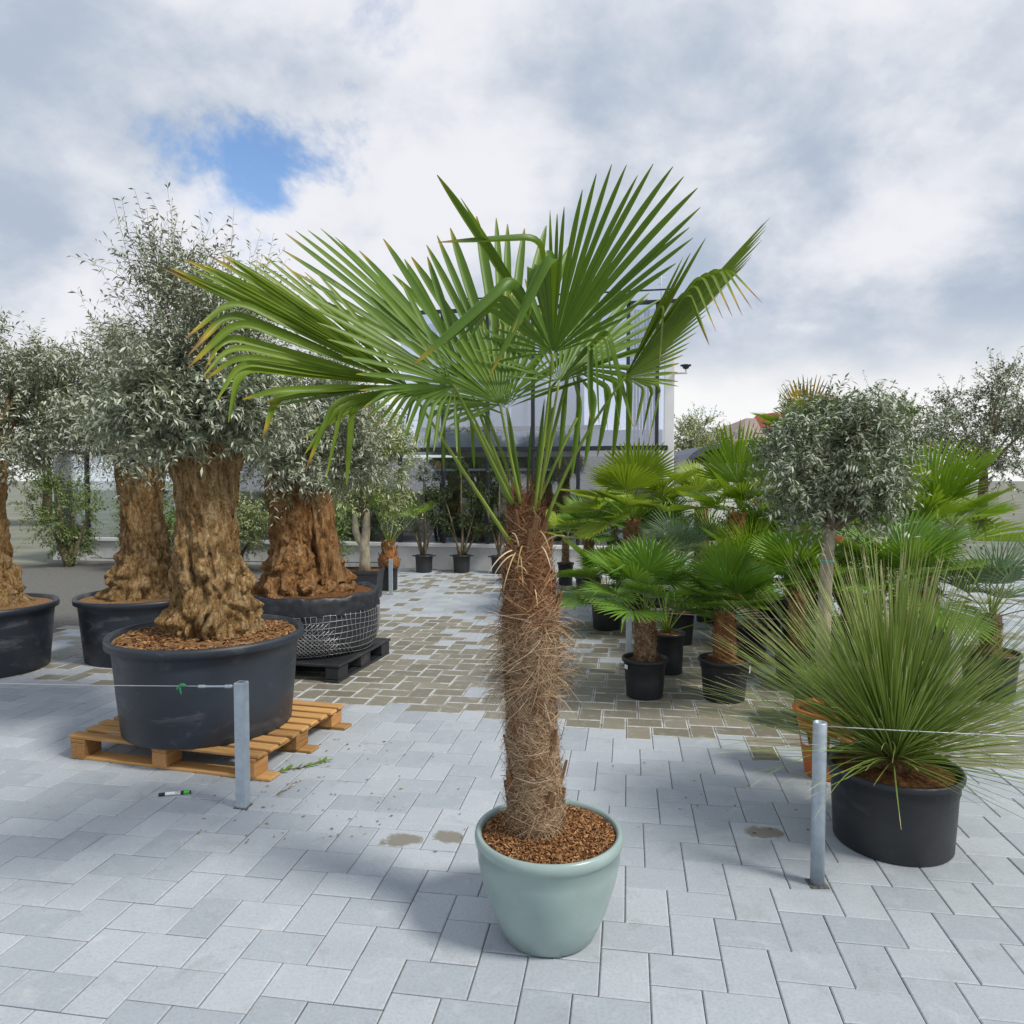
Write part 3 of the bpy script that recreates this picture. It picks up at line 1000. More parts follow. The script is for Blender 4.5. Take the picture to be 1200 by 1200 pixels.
for i in range(nz + 1):
    t = i / nz
    c = tr_axis(t); r = tr_rad(t)
    for k in range(na):
        a = 2 * PI * k / na
        rr = r * (1 + 0.10 * noise.noise(Vector((math.cos(a) * 2, math.sin(a) * 2, t * 9))) + 0.05 * noise.noise(Vector((math.cos(a) * 7, math.sin(a) * 7, t * 45))))
        vs.append(c + Vector((math.cos(a), math.sin(a), 0)) * rr)
for i in range(nz):
    for k in range(na):
        j = (k + 1) % na
        fs.append((i * na + k, i * na + j, (i + 1) * na + j, (i + 1) * na + k))
mb.add(vs, fs)
trunk = mb.build('trunk', MAT['bark_palm'], mp)
hb = MB()
hairs(hb, tr_axis, tr_rad, 9000, 0.035, 0.11, 0.0011, 0.010, z0=0.0, z1=0.70)
hairs(hb, tr_axis, tr_rad, 1500, 0.05, 0.12, 0.0010, 0.035, z0=0.42, z1=0.66, wild=0.5)
tag(hb.build('fibre', MAT['fibre'], trunk, smooth=False), kind='stuff')
hb = MB()
hairs(hb, tr_axis, lambda t: tr_rad(t) * 1.04, 4200, 0.06, 0.16, 0.0016, 0.010, z0=0.62, z1=0.99)
tag(hb.build('sheath_fibre', MAT['fibre_red'], trunk, smooth=False), kind='stuff')
rg = random.Random(5)
for i in range(38):
    t = 0.03 + 0.9 * i / 38
    leaf_base(trunk, tr_axis(t), tr_rad(t), i * 2.399 + 0.4, rg.uniform(0.05, 0.085), rg.uniform(0.030, 0.055), 'boot')
# sheaths at the crown: upright brown bracts
for i in range(12):
    t = 0.80 + 0.16 * i / 12
    leaf_base(trunk, tr_axis(t), tr_rad(t) * 0.85, i * 2.399, rg.uniform(0.07, 0.11), rg.uniform(0.03, 0.045), 'boot')
# dry flower stalks at the crown
for (px, py, ex, ey) in ((600, 645, 572, 672), (602, 650, 578, 676), (604, 648, 590, 690), (632, 622, 645, 648), (635, 640, 662, 628), (608, 640, 600, 625), (604, 666, 618, 672), (626, 690, 630, 712), (612, 640, 606, 668), (634, 640, 646, 668), (610, 652, 613, 690)):
    a, b = LP(px, py, 2.48), LP(ex, ey, 2.43)
    m_ = (a + b) / 2 + Vector((0, -0.01, 0.03))
    MB().tube(bez(a, m_, b, 8), [0.0028, 0.0027, 0.0025, 0.0023, 0.002, 0.0017, 0.0014, 0.001], 5, rnd=rg.random()).build('dry_stalk', MAT['straw'], trunk)

def big_leaf(hub, ctrls, root, mid=None, per=2, fuse=0.47, prad=(0.006, 0.010), mat='leaf_main', **k):
    k = {**dict(amax=0.105, amin=0.066, tpow=4.0, pleat=0.62, gapw=0.95), **k}
    h = LP(*hub)
    cc = []
    for c in ctrls:
        e = LP(*c[0])
        b = LP(*c[1]) if len(c) > 1 and c[1] else None
        cc.append((e, b) + ((c[2],) if len(c) > 2 else ()))
    mb = MB()
    fan(mb, h, cc, per, fuse, rg, **k)
    o = mb.build('leaf', MAT[mat], mp)
    rt = LP(*root)
    md = LP(*mid) if mid else (h + rt) / 2 + Vector((0, 0, 0.0))
    pts = bez(rt, md, h, 10)
    MB().tube(pts, [prad[1] + (prad[0] - prad[1]) * i / 9 for i in range(10)], 7, rnd=rg.random(), tip=True, flat=0.65).build('petiole', MAT['petiole'], o)
    return o
# upright front fan, some of its segments broken over towards the viewer
big_leaf((648, 414, 2.40), [
    ((705, 395, 2.36),), ((760, 350, 2.30),), ((812, 277, 2.22),), ((820, 241, 2.20),), ((802, 204, 2.16),), ((768, 190, 2.15),), ((735, 190, 2.16),),
    ((700, 200, 2.18),), ((662, 240, 2.22),), ((645, 244, 2.24), None, 1), ((513, 284, 2.08), (636, 277, 2.16), 1), ((572, 443, 2.02), (650, 288, 2.14), 1), ((600, 390, 2.05), (640, 296, 2.14), 2),
    ((620, 372, 2.1), (622, 306, 2.16), 1), ((510, 204, 2.12), None, 2), ((484, 428, 2.02), (602, 322, 2.13), 1), ((520, 405, 2.06), (585, 345, 2.16), 2), ((548, 402, 2.1), (572, 360, 2.2), 2), ((560, 395, 2.30),), ((575, 425, 2.36),)],
    (626, 600, 2.50), (640, 500, 2.46))
# paler fan behind and below it
big_leaf((655, 448, 2.50), [
    ((585, 440, 2.40),), ((556, 408, 2.52),), ((575, 360, 2.66),), ((615, 325, 2.78),), ((665, 310, 2.84),), ((715, 318, 2.84),), ((752, 332, 2.80),), ((775, 348, 2.74),), ((782, 372, 2.66),),
    ((770, 402, 2.58), None, 1), ((742, 500, 2.50), (712, 384, 2.50), 2), ((712, 506, 2.44), (703, 392, 2.48), 2), ((692, 492, 2.40), (692, 402, 2.46), 2), ((704, 432, 2.46),)],
    (630, 600, 2.54), (640, 530, 2.52))
# right hand leaf, folded along its midrib, tips hanging
big_leaf((733, 442, 2.44), [
    ((772, 438, 2.28), (778, 352, 2.34), 2), ((800, 300, 2.34), None, 2), ((828, 279, 2.30), None, 1), ((831, 404, 2.20), (806, 338, 2.28), 2), ((847, 373, 2.20), (822, 318, 2.28), 2), ((870, 370, 2.18), (842, 309, 2.28), 2), ((893, 355, 2.20), (850, 310, 2.30), 2),
    ((902, 255, 2.30), None, 2), ((897, 268, 2.33), None, 2), ((893, 282, 2.38), None, 2), ((880, 302, 2.44),), ((858, 326, 2.52),), ((842, 346, 2.58),), ((828, 368, 2.62),), ((816, 390, 2.64),), ((806, 408, 2.64),), ((796, 426, 2.62),), ((795, 448, 2.6),), ((760, 520, 2.52), (775, 452, 2.54), 2), ((745, 500, 2.5), (755, 455, 2.5), 1)],
    (640, 610, 2.52), (672, 520, 2.50), sag=0.0, mat='leaf_old')
# tall dark fan at the back
big_leaf((594, 478, 2.62), [
    ((700, 440, 2.66),), ((715, 380, 2.80),), ((700, 320, 2.90),), ((672, 275, 2.94),), ((641, 262, 2.95),), ((612, 264, 2.95),), ((595, 258, 2.95),), ((579, 254, 2.95),), ((561, 252, 2.94),), ((527, 266, 2.92),), ((511, 275, 2.90),), ((498, 285, 2.88),),
    ((480, 300, 2.86),), ((462, 318, 2.82),), ((448, 345, 2.76),), ((440, 380, 2.70),), ((450, 420, 2.64),), ((480, 460, 2.6),)],
    (608, 590, 2.56), (600, 530, 2.6), per=1, amin=0.080)
# steep leaf pointing up and left
big_leaf((548, 448, 2.50), [
    ((500, 300, 2.74),), ((472, 302, 2.76),), ((447, 277, 2.74),), ((420, 292, 2.70),), ((392, 274, 2.64),), ((376, 264, 2.58),), ((362, 266, 2.54),), ((347, 268, 2.50),), ((333, 273, 2.46),), ((331, 290, 2.42),), ((340, 315, 2.38),), ((362, 345, 2.34),), ((390, 385, 2.34),)],
    (604, 590, 2.54), (575, 520, 2.54), per=1, amin=0.085)
# big leaf to the far left, outer tips hanging and yellowed
big_leaf((478, 452, 2.36), [
    ((372, 318, 2.36),), ((330, 305, 2.30),), ((297, 300, 2.24),), ((263, 295, 2.18),), ((247, 297, 2.16), None, 2), ((214, 301, 2.12), None, 2), ((202, 310, 2.10), None, 2), ((203, 320, 2.10), None, 1),
    ((216, 398, 2.04), (274, 350, 2.14), 1), ((221, 416, 2.04), (268, 364, 2.14), 1), ((220, 431, 2.04), (279, 374, 2.13), 1), ((239, 434, 2.04), (262, 392, 2.12), 2), ((239, 446, 2.08), (280, 416, 2.12), 2), ((268, 495, 2.06), (282, 430, 2.12), 1), ((284, 468, 2.10), (320, 458, 2.12), 2),
    ((304, 478, 2.12), None, 2), ((308, 514, 2.12), (325, 462, 2.16), 1), ((356, 513, 2.16), (400, 487, 2.22), 2), ((358, 552, 2.14), (392, 470, 2.2), 2), ((406, 568, 2.20), (412, 478, 2.24), 2), ((440, 500, 2.28),)],
    (601, 640, 2.52), (540, 548, 2.45), amin=0.075, mat='leaf_old')
# front left leaf with blunt pale tips
big_leaf((532, 452, 2.30), [
    ((470, 330, 2.42),), ((430, 322, 2.36),), ((392, 330, 2.30),), ((351, 339, 2.18),), ((361, 357, 2.14),), ((372, 377, 2.11),), ((384, 397, 2.10),), ((401, 416, 2.09),), ((417, 436, 2.08),), ((420, 455, 2.08),), ((425, 478, 2.10), (455, 458, 2.14), 2), ((442, 498, 2.12), (470, 462, 2.16), 2), ((462, 505, 2.14), (484, 464, 2.18), 2), ((484, 522, 2.16), (500, 470, 2.2), 2), ((508, 530, 2.18), (515, 476, 2.24), 2), ((535, 530, 2.22),)],
    (600, 590, 2.50), (568, 525, 2.42), per=1, amin=0.095, amax=0.13)
# rear leaf, drooping behind the crown to the right
big_leaf((668, 430, 2.78), [
    ((640, 540, 2.86), (645, 455, 2.86), 2), ((670, 560, 2.92), (680, 470, 2.9), 2), ((700, 535, 2.96), (715, 455, 2.94), 2), ((735, 548, 2.98), (738, 440, 2.96), 2), ((760, 430, 2.98),), ((755, 395, 3.0),), ((730, 360, 3.02),), ((690, 340, 3.04),), ((640, 340, 3.04),), ((600, 365, 3.0),)],
    (628, 595, 2.60), (650, 500, 2.70), per=2)
# inner leaf low in the middle, seen from below
big_leaf((586, 474, 2.46), [
    ((655, 452, 2.40),), ((645, 420, 2.50),), ((610, 385, 2.60),), ((565, 375, 2.62),), ((525, 395, 2.56),), ((500, 430, 2.48),), ((505, 470, 2.40),), ((525, 500, 2.36),), ((555, 490, 2.34),)],
    (610, 590, 2.50), (597, 530, 2.48), per=4, fuse=0.6)
# rear left leaf hanging between the petioles
big_leaf((545, 470, 2.70), [
    ((470, 420, 2.86),), ((460, 455, 2.84),), ((475, 500, 2.8), (485, 465, 2.8), 2), ((500, 545, 2.78), (505, 485, 2.8), 2), ((540, 560, 2.78), (535, 495, 2.8), 2), ((572, 540, 2.76), (570, 490, 2.78), 2), ((600, 470, 2.8),)],
    (606, 590, 2.58), (576, 530, 2.64), per=2)
# closed spear leaves standing in the crown
for (x0, y0, x1, y1, w) in ((612, 590, 596, 482, 0.015), (626, 585, 638, 468, 0.015), (618, 580, 622, 500, 0.011)):
    a, b = LP(x0, y0, 2.56), LP(x1, y1, 2.58)
    pts = [a.lerp(b, i / 8) for i in range(9)]
    MB().tube(pts, [w * 0.5, w * 0.8, w, w, w * 0.95, w * 0.9, w * 0.8, w * 0.55, 0.002], 8, rnd=0.2, flat=0.5).build('spear_leaf', MAT['leaf_main'], mp)
for (x0, y0, x1, y1) in ((608, 588, 568, 480), (622, 588, 648, 478), (630, 592, 676, 490), (600, 600, 556, 498)):
    a, b = LP(x0, y0, 2.58), LP(x1, y1, 2.68)
    MB().tube(bez(a, (a + b) / 2 + Vector((0, 0, 0.02)), b, 7), 0.007, 6, rnd=rg.random(), tip=True, flat=0.7).build('petiole', MAT['petiole'], mp)

# ================================================================== SMALLER PALMS
SP = {
    'trachy': species('trachy', 'leaf_trachy', 3, 0.34, R(105), 30, 0.50, 0.34, cup=0.18, droop=0.25),
    'yellow': species('yellow', 'leaf_yellow', 3, 0.55, R(110), 40, 0.66, 0.50, cup=0.25, droop=0.15, prof=0.35),
    'lime': species('lime', 'leaf_lime', 3, 0.75, R(80), 36, 0.62, 0.40, cup=0.35, droop=0.05, prof=0.3),
    'blue': species('blue', 'leaf_blue', 3, 0.30, R(95), 22, 0.30, 0.25, cup=0.25, droop=0.1, gapw=0.6, kinkp=0.0),
    'stiff': species('stiff', 'leaf_lime', 3, 0.30, R(95), 24, 0.30, 0.25, cup=0.3, droop=0.05, gapw=0.6, kinkp=0.0),
    'orange': species('orange', 'leaf_orange', 2, 0.75, R(55), 22, 0.5, 0.40, cup=0.3, droop=0.05, prof=0.3),
    'wide': species('wide', 'leaf_trachy', 3, 0.42, R(100), 34, 0.62, 0.30, cup=0.2, droop=0.1),
}
def small_palm(label, loc, pot_r, pot_h, trunk_h, trunk_r, sp, nleaf, scale=1.0, seed=0, bark='bark_palm', fib='fibre', lo=-12, hi=78, extra=(), potmat='pot_black', plen=1.0, lean=(0, 0), taper=0.8, handles=False, extra2=()):
    e = empty('potted_palm', loc)
    tag(e, label, 'potted palm')
    rg_ = random.Random(seed * 17 + 3)
    pot(e, pot_r, pot_h, MAT[potmat], taper, handles=handles)
    zb = pot_h - 0.03
    c0 = Vector((0, 0, zb)); c1 = Vector((lean[0], lean[1], zb + max(0.05, trunk_h)))
    if trunk_h > 0.05:
        palm_trunk(e, c0, c1, trunk_r, trunk_r * 0.9, bark, fib, nh=int(600 * trunk_h / 0.4) + 150, stubs=int(16 * trunk_h / 0.4) + 5, seed=seed)
    sps = SP[sp]
    for j in range(nleaf):
        az = j * 2.399 + rg_.uniform(-0.2, 0.2) + seed
        t = (j + 0.5) / nleaf
        el = R(lo + (hi - lo) * t ** 0.8 + rg_.uniform(-6, 6))
        place_leaf(e, sps[j % len(sps)], c1 - Vector((0, 0, 0.03)), az, el, scale * rg_.uniform(0.85, 1.1), rg_.uniform(-0.25, 0.25), rg_.uniform(0.05, 0.35), plen * rg_.uniform(0.85, 1.1))
    for az, el, s_, bd in extra:
        place_leaf(e, sps[0], c1 - Vector((0, 0, 0.03)), R(az), R(el), scale * s_, 0, R(bd), plen)
    for az, el, s_ in extra2:
        place_leaf(e, SP['orange'][0], c1 - Vector((0, 0, 0.03)), R(az), R(el), s_, 0, 0, plen)
    return e
g1 = G(757, 815)
def row(label, px, D, pot_r, pot_h, th, tr, sp, n, sc_, seed, **k):
    return small_palm(label, (P(px, 600, D).x, D, 0), pot_r, pot_h, th, tr, sp, n, sc_, seed, **k)
e = row('stocky palm with brown fibrous trunk in small black pot beside galvanised post', 757, 5.42, 0.168, 0.29, 0.36, 0.078, 'trachy', 11, 1.0, 1, lo=-4, hi=70, extra=((170, 82, 1.0, 0), (100, 62, 0.95, 10), (-80, 55, 1.0, 10)))
MB().bbox((-0.150, -0.075, 0.235), (0.003, 0.035, 0.03), Matrix.Rotation(R(26), 3, 'Z'), 0.001).build('label', MAT['paper'], e, smooth=False)
row('trunkless greyish palm in tall narrow black pot behind the stocky palm', 783, 6.1, 0.15, 0.34, 0.02, 0.05, 'blue', 15, 1.25, 2, lo=20, hi=82, plen=1.5, taper=0.85)
row('low palm with broad leaves spreading over a large round black pot', 712, 7.9, 0.185, 0.34, 0.16, 0.08, 'wide', 9, 1.0, 3, lo=0, hi=70, extra=((235, -12, 1.0, 0),))
row('bright yellow-green fan palm with huge pleated leaves behind low broad palm', 742, 8.7, 0.22, 0.36, 0.80, 0.09, 'yellow', 8, 1.0, 4, bark='bark_orange', lo=-5, hi=40, extra=((180, 62, 1.05, 0), (205, 50, 1.0, 10), (120, 45, 1.0, 10), (250, 35, 1, 20)))
row('small yellow-green palm on thin dark trunk near the glasshouse wall', 663, 11.2, 0.13, 0.34, 0.38, 0.05, 'yellow', 10, 0.62, 5, lo=-10, hi=75)
row('tall lime-green fan palm with upright crown on orange-brown trunk', 864, 7.3, 0.22, 0.38, 0.92, 0.085, 'lime', 5, 0.60, 6, bark='bark_orange', lo=5, hi=50, extra=((180, 84, 1.35, 0), (100, 72, 1.1, 0), (-70, 66, 0.9, 10), (170, 50, 0.8, 30)), fib='fibre_red')
e = row('dark green broad-leaved palm on rusty trunk in wide black pot', 851, 5.35, 0.185, 0.30, 0.36, 0.080, 'wide', 8, 0.74, 7, bark='bark_orange', fib='fibre_red', lo=10, hi=60, extra=((180, 82, 1.15, 0), (110, 74, 1.1, 0), (80, 50, 1.0, 0)))
MB().bbox((0.160, -0.085, 0.235), (0.003, 0.03, 0.05), Matrix.Rotation(R(-26), 3, 'Z'), 0.001).build('label', MAT['paper'], e, smooth=False)
row('palm with slender reddish trunk standing behind the spiky grass plant', 936, 5.75, 0.18, 0.30, 0.44, 0.062, 'wide', 9, 0.85, 8, bark='bark_orange', fib='fibre_red', lo=5, hi=70, extra=((200, 78, 1.1, 0), (150, 60, 1.0, 0)))
row('blue-grey spiky dwarf palm behind the stocky palm', 796, 7.2, 0.17, 0.32, 0.50, 0.06, 'blue', 20, 1.05, 9, lo=0, hi=85)
row('light green needle-leaved dwarf palm below the tall lime palm', 880, 6.5, 0.17, 0.32, 0.46, 0.06, 'stiff', 22, 1.05, 10, lo=0, hi=85)
row('yellow-tipped palm between bright fan palm and tall lime palm', 822, 9.6, 0.2, 0.36, 0.90, 0.09, 'yellow', 12, 0.72, 11, bark='bark_orange', lo=-15, hi=75)
row('tallest palm with orange-yellow upper leaves behind the round olive', 944, 7.4, 0.24, 0.4, 1.58, 0.09, 'lime', 8, 0.62, 12, bark='bark_orange', lo=0, hi=60, extra2=((195, 80, 0.62), (240, 66, 0.6), (150, 60, 0.55)))
# second row that closes the view between the front palms
row('dark fan palm in the second row behind the low broad palm', 690, 9.6, 0.18, 0.34, 0.55, 0.07, 'trachy', 12, 1.15, 13, lo=-5, hi=75)
row('green fan palm in the second row behind the blue-grey dwarf palm', 775, 9.3, 0.2, 0.36, 0.45, 0.08, 'trachy', 13, 1.2, 14, lo=-10, hi=80)
row('lime dwarf palm in the second row under the yellow-tipped palm', 833, 8.3, 0.18, 0.34, 0.42, 0.07, 'stiff', 18, 1.25, 15, lo=-5, hi=80)
row('deep green fan palm in the second row behind the rusty-trunked palm', 898, 7.9, 0.2, 0.34, 0.45, 0.08, 'wide', 13, 1.1, 16, lo=-8, hi=80)
row('shaggy green palm in the second row beside the round olive stem', 1000, 6.6, 0.2, 0.34, 0.45, 0.08, 'trachy', 14, 1.2, 17, lo=-8, hi=80)
row('small feathery palm on the paving behind the thin post', 735, 10.6, 0.18, 0.34, 0.62, 0.06, 'lime', 11, 0.6, 18, bark='bark_orange', lo=-10, hi=80)

# ================================================================== OLIVES
def foliage(name, parent, mat, centers, n_tw, leaves, Ltw, Llf, Wlf, upward=0.3, seed=0, twig_r=0.0016, outward=1.0, core=None, curl=0.25):
    """twigs spring from cluster centres; every twig carries pairs of narrow leaves"""
    r = np.random.default_rng(seed)
    C = np.array([c[:3] for c in centers]); RAD = np.array([c[3] for c in centers])
    wgt = RAD ** 2; wgt = wgt / wgt.sum()
    core = np.array(core) if core is not None else C.mean(0)
    ci = r.choice(len(C), n_tw, p=wgt)
    dv = unit(r.normal(size=(n_tw, 3)))
    st = C[ci] + dv * (RAD[ci] * r.uniform(0.15, 0.85, n_tw))[:, None]
    od = unit(C[ci] - core + 1e-6)
    d = unit(dv * 0.8 + od * 0.5 * outward + r.normal(size=(n_tw, 3)) * 0.35 + np.array([0, 0, upward]))
    L = Ltw * r.uniform(0.55, 1.35, n_tw)
    bend = r.normal(size=(n_tw, 3)) * curl; bend[:, 2] -= 0.12
    # leaves
    k = leaves
    tt = (np.arange(k) + 0.5) / k
    T = np.broadcast_to(tt, (n_tw, k)) + r.uniform(-0.03, 0.03, (n_tw, k))
    pos = st[:, None, :] + d[:, None, :] * (L[:, None] * T)[..., None] + bend[:, None, :] * (L[:, None] * T ** 2)[..., None]
    tang = unit(d[:, None, :] + 2 * bend[:, None, :] * T[..., None])
    perp = unit(np.cross(tang, r.normal(size=(n_tw, k, 3))))
    ld = unit(tang * r.uniform(0.25, 0.9, (n_tw, k, 1)) + perp)
    wd = unit(np.cross(ld, r.normal(size=(n_tw, k, 3)) * 0.6 + np.array([0, 0, 1.0])))
    nn = np.cross(wd, ld)
    sg = np.sign(nn[..., 2:3]); sg[sg == 0] = 1
    wd = wd * sg          # leaf upper side looks up
    ll = Llf * r.uniform(0.6, 1.2, (n_tw, k, 1)); ww = Wlf * r.uniform(0.7, 1.2, (n_tw, k, 1))
    nrm = np.cross(wd, ld)
    p0 = pos; p2 = pos + ld * ll - np.array([0, 0, 0.12]) * ll
    p1 = pos + ld * ll * 0.5 + wd * ww * 0.5 + nrm * ll * 0.03
    p3 = pos + ld * ll * 0.5 - wd * ww * 0.5 + nrm * ll * 0.03
    V = np.stack([p0, p3, p2, p1], axis=2).reshape(-1, 4, 3)
    rn = np.clip(np.repeat(r.uniform(0, 1, n_tw) * 0.5, k) + r.uniform(0, 0.5, n_tw * k), 0, 1)
    me = quads_np(name, V, MAT[mat], rn)
    o = link(name, me, parent)
    tag(o, kind='stuff')
    # twigs as thin three-sided strips
    if twig_r:
        ts = np.array([0, 0.5, 1.0])
        tp = st[:, None, :] + d[:, None, :] * (L[:, None] * ts)[..., None] + bend[:, None, :] * (L[:, None] * ts ** 2)[..., None]
        a = unit(np.cross(d, r.normal(size=(n_tw, 3))))
        b = unit(np.cross(d, a))
        Q = []
        for i in range(2):
            w0, w1 = twig_r * (1 - 0.4 * i), twig_r * (0.6 - 0.3 * i)
            for x, y in ((a, b), (b, -a)):
                Q.append(np.stack([tp[:, i] - x * w0, tp[:, i] + x * w0, tp[:, i + 1] + x * w1, tp[:, i + 1] - x * w1], axis=1))
        me2 = quads_np('twigs', np.concatenate(Q), MAT['twig'], np.zeros(len(Q) * n_tw))
        t2 = link('twigs', me2, o)
        tag(t2, kind='stuff')
    return o
def limbs(parent, top, centers, r0, mat, seed=0, name='branch', spread=0.04):
    rg_ = random.Random(seed)
    for c in centers:
        c3 = Vector(c[:3]); a = Vector(top) + Vector((rg_.uniform(-spread, spread), rg_.uniform(-spread, spread), rg_.uniform(-0.03, 0.03)))
        m_ = a.lerp(c3, 0.5) + Vector((rg_.uniform(-0.06, 0.06), rg_.uniform(-0.06, 0.06), rg_.uniform(0, 0.10)))
        pts = bez(a, m_, c3, 8)
        pts = [p + Vector((rg_.uniform(-1, 1), rg_.uniform(-1, 1), rg_.uniform(-1, 1))) * 0.012 * min(1, i) for i, p in enumerate(pts)]
        MB().tube(pts, [r0 * (1 - 0.11 * i) for i in range(8)], 7).build(name, mat, parent)

def gnarled(parent, prof, mat, seed, nz=230, na=200, lump=0.10, knob=0.26, knob_z=0.55, split=None, name='trunk'):
    """old olive bole. prof rows: z, cx, cy, rx, ry"""
    vs, fs = [], []
    z0, z1 = prof[0][0], prof[-1][0]
    for i in range(nz + 1):
        t = i / nz
        z = z0 + (z1 - z0) * t
        cx, cy, rx, ry = ramp_profile(prof, z)
        for k in range(na):
            a = 2 * PI * k / na
            ca, sa = math.cos(a), math.sin(a)
            p = Vector((ca * 0.30, sa * 0.30, z))
            tw = a + 0.8 * (z - z0) + 0.5 * noise.noise(Vector((0.3, seed, z * 1.5)))
            q = Vector((math.cos(tw), math.sin(tw), 0))
            flute = noise.noise(Vector((q.x * 1.7 + seed, q.y * 1.7, z * 0.55)))
            rib = 1 - abs(noise.noise(Vector((q.x * 4.2, q.y * 4.2 + seed, z * 1.1)))) * 2
            kz = max(0.0, min(1.0, 1.25 - (z - z0) / (z1 - z0) / knob_z))
            wp = p + Vector((noise.noise(p * 5), noise.noise(p * 5 + Vector((7, 1, 2))), noise.noise(p * 5 + Vector((3, 9, 4))))) * 0.09
            d, _ = noise.voronoi(Vector((wp.x, wp.y, wp.z * 0.8)) * 8.0 + Vector((seed, 0, 0)))
            lob = (0.40 - d[0]) * 1.5 + (d[1] - d[0]) * 0.5 - 0.12
            d2, _ = noise.voronoi(Vector((wp.x, wp.y, wp.z * 0.7)) * 19.0 + Vector((0, seed, 0)))
            lob2 = (0.38 - d2[0])
            grain = noise.noise(Vector((q.x * 16 + seed, q.y * 16, z * 3.5))) + 0.6 * noise.noise(Vector((q.x * 34, q.y * 34 + seed, z * 8)))
            fine = noise.noise(p * 42) * 0.6 + noise.noise(p * 80) * 0.4
            rr = 1 + lump * flute * 1.5 + 0.10 * rib + knob * (0.25 + kz) * lob + 0.13 * (0.3 + kz) * lob2 + 0.038 * grain + 0.03 * fine
            vs.append((cx + ca * rx * rr, cy + sa * ry * rr, z + 0.02 * noise.noise(p * 9)))
    for i in range(nz):
        for k in range(na):
            j = (k + 1) % na
            fs.append((i * na + k, i * na + j, (i + 1) * na + j, (i + 1) * na + k))
    fs.append(tuple(range(nz * na, (nz + 1) * na)))
    return MB().add(vs, fs).build(name, MAT[mat], parent)

def clusters(c, r, n, seed, rr=(0.10, 0.2), zlo=-1.0):
    r_ = np.random.default_rng(seed)
    out = []
    while len(out) < n:
        v = r_.normal(size=3); v /= np.linalg.norm(v)
        v *= r_.uniform(0.35, 1.0) ** 0.5
        if v[2] < zlo: continue
        out.append((c[0] + v[0] * r[0], c[1] + v[1] * r[1], c[2] + v[2] * r[2], r_.uniform(*rr)))
    return out

# ---- first old olive in its big tub on the wooden pallet
D1 = 4.42
o1 = empty('olive_tree', (P(243, 700, D1).x, D1, 0.135))
tag(o1, 'ancient olive with thick knotted bole in wide black plastic tub on wooden pallet', 'olive tree')
TUB_H = 0.56
pot(o1, 0.555, TUB_H, MAT['pot_blue'], 0.86, lip=0.035, n=72, band=False, soilmat='mulch_pale', soil_drop=0.03)
chips(o1, 0.50, TUB_H - 0.025, 900, MAT['chip'], size=0.022, zdome=0.02)
def zl(py, D, off=0.135): return P(243, py, D).z - off
k1 = D1 / F
prof1 = [(TUB_H - 0.08, 0.02, 0, 0.27, 0.26), (zl(745, D1), 0.03, 0, 56 * k1, 0.27), (zl(715, D1), 0.01, 0, 50 * k1, 0.25), (zl(690, D1), 0.02, 0, 44 * k1, 0.22), (zl(650, D1), 0.0, 0, 36 * k1, 0.19), (zl(610, D1), 0.0, 0, 33 * k1, 0.17), (zl(570, D1), 0.0, 0, 34 * k1, 0.17), (zl(535, D1), 0.0, 0, 38 * k1, 0.185), (zl(505, D1), 0.0, 0, 36 * k1, 0.17)]
gnarled(o1, prof1, 'bark_olive', 3.1)
cl = clusters((0.0, 0, zl(470, D1)), (0.44, 0.44, 0.26), 26, 2, (0.12, 0.20), -0.75)
cl += [(x, y, zl(500, D1) + dz, 0.16) for x, y, dz in ((0.28, -0.2, 0), (0.1, -0.34, 0.03), (-0.15, -0.33, 0), (-0.33, -0.15, 0.02), (0.36, 0.05, 0.05), (-0.3, 0.2, 0.02), (0.1, 0.3, 0.05), (0.2, -0.28, 0.12), (-0.05, -0.3, 0.14), (-0.25, -0.28, 0.15))]
cup_ = clusters((0.0, 0, zl(390, D1)), (0.42, 0.42, 0.30), 30, 3, (0.10, 0.18), -0.8)
limbs(o1, (0, 0, zl(512, D1)), cl[::3] + cup_[::3], 0.026, MAT['bark_olive'], 4, spread=0.10)
foliage('crown', o1, 'olive', cl, 1500, 22, 0.19, 0.048, 0.0125, 0.25, 21, core=(0, 0, zl(510, D1)))
foliage('upper_crown', o1, 'olive', cup_, 520, 20, 0.36, 0.045, 0.011, 1.1, 25, core=(0, 0, zl(480, D1)), twig_r=0.002)

# ---- wooden pallet
A_, B_ = G(302, 917), G(401, 851)
dirv = (B_ - A_); Lp_ = dirv.length; dirv.normalize()
prp = Vector((-dirv.y, dirv.x, 0))     # to the left
pal = empty('wooden_pallet', (A_.x, A_.y, 0), math.atan2(-dirv.x, dirv.y))
tag(pal, 'raw wooden slatted pallet under the wide black plastic tub', 'pallet')
Lp_ = max(Lp_, 0.95) + 0.02
Wp = 1.25
# local axes: +y along the right side going away, -x to the left
def pb(name, c, s, mat):
    return MB().bbox(c, s, bev=0.004).build(name, MAT[mat], pal, smooth=False)
nb = 9
for i in range(nb):
    y = 0.05 + (Lp_ - 0.10) * i / (nb - 1)
    b_ = pb('top_board', (-Wp / 2 + rg.uniform(-0.01, 0.01), y, 0.128), (Wp, 0.074, 0.018), 'wood_x')
    b_.rotation_euler = (0, 0, rg.uniform(-0.006, 0.006))
for x in (-0.07, -Wp / 2, -Wp + 0.07):
    pb('stringer_board', (x, Lp_ / 2, 0.108), (0.10, Lp_ - 0.01, 0.020), 'wood_y')
    for y in (0.07, Lp_ / 2, Lp_ - 0.07):
        pb('block', (x, y, 0.058), (0.095, 0.13, 0.080), 'wood_y')

for y in (0.07, Lp_ / 2, Lp_ - 0.07):
    pb('bottom_board', (-Wp / 2 + 0.03, y, 0.009), (Wp + 0.06, 0.10, 0.018), 'wood_x')

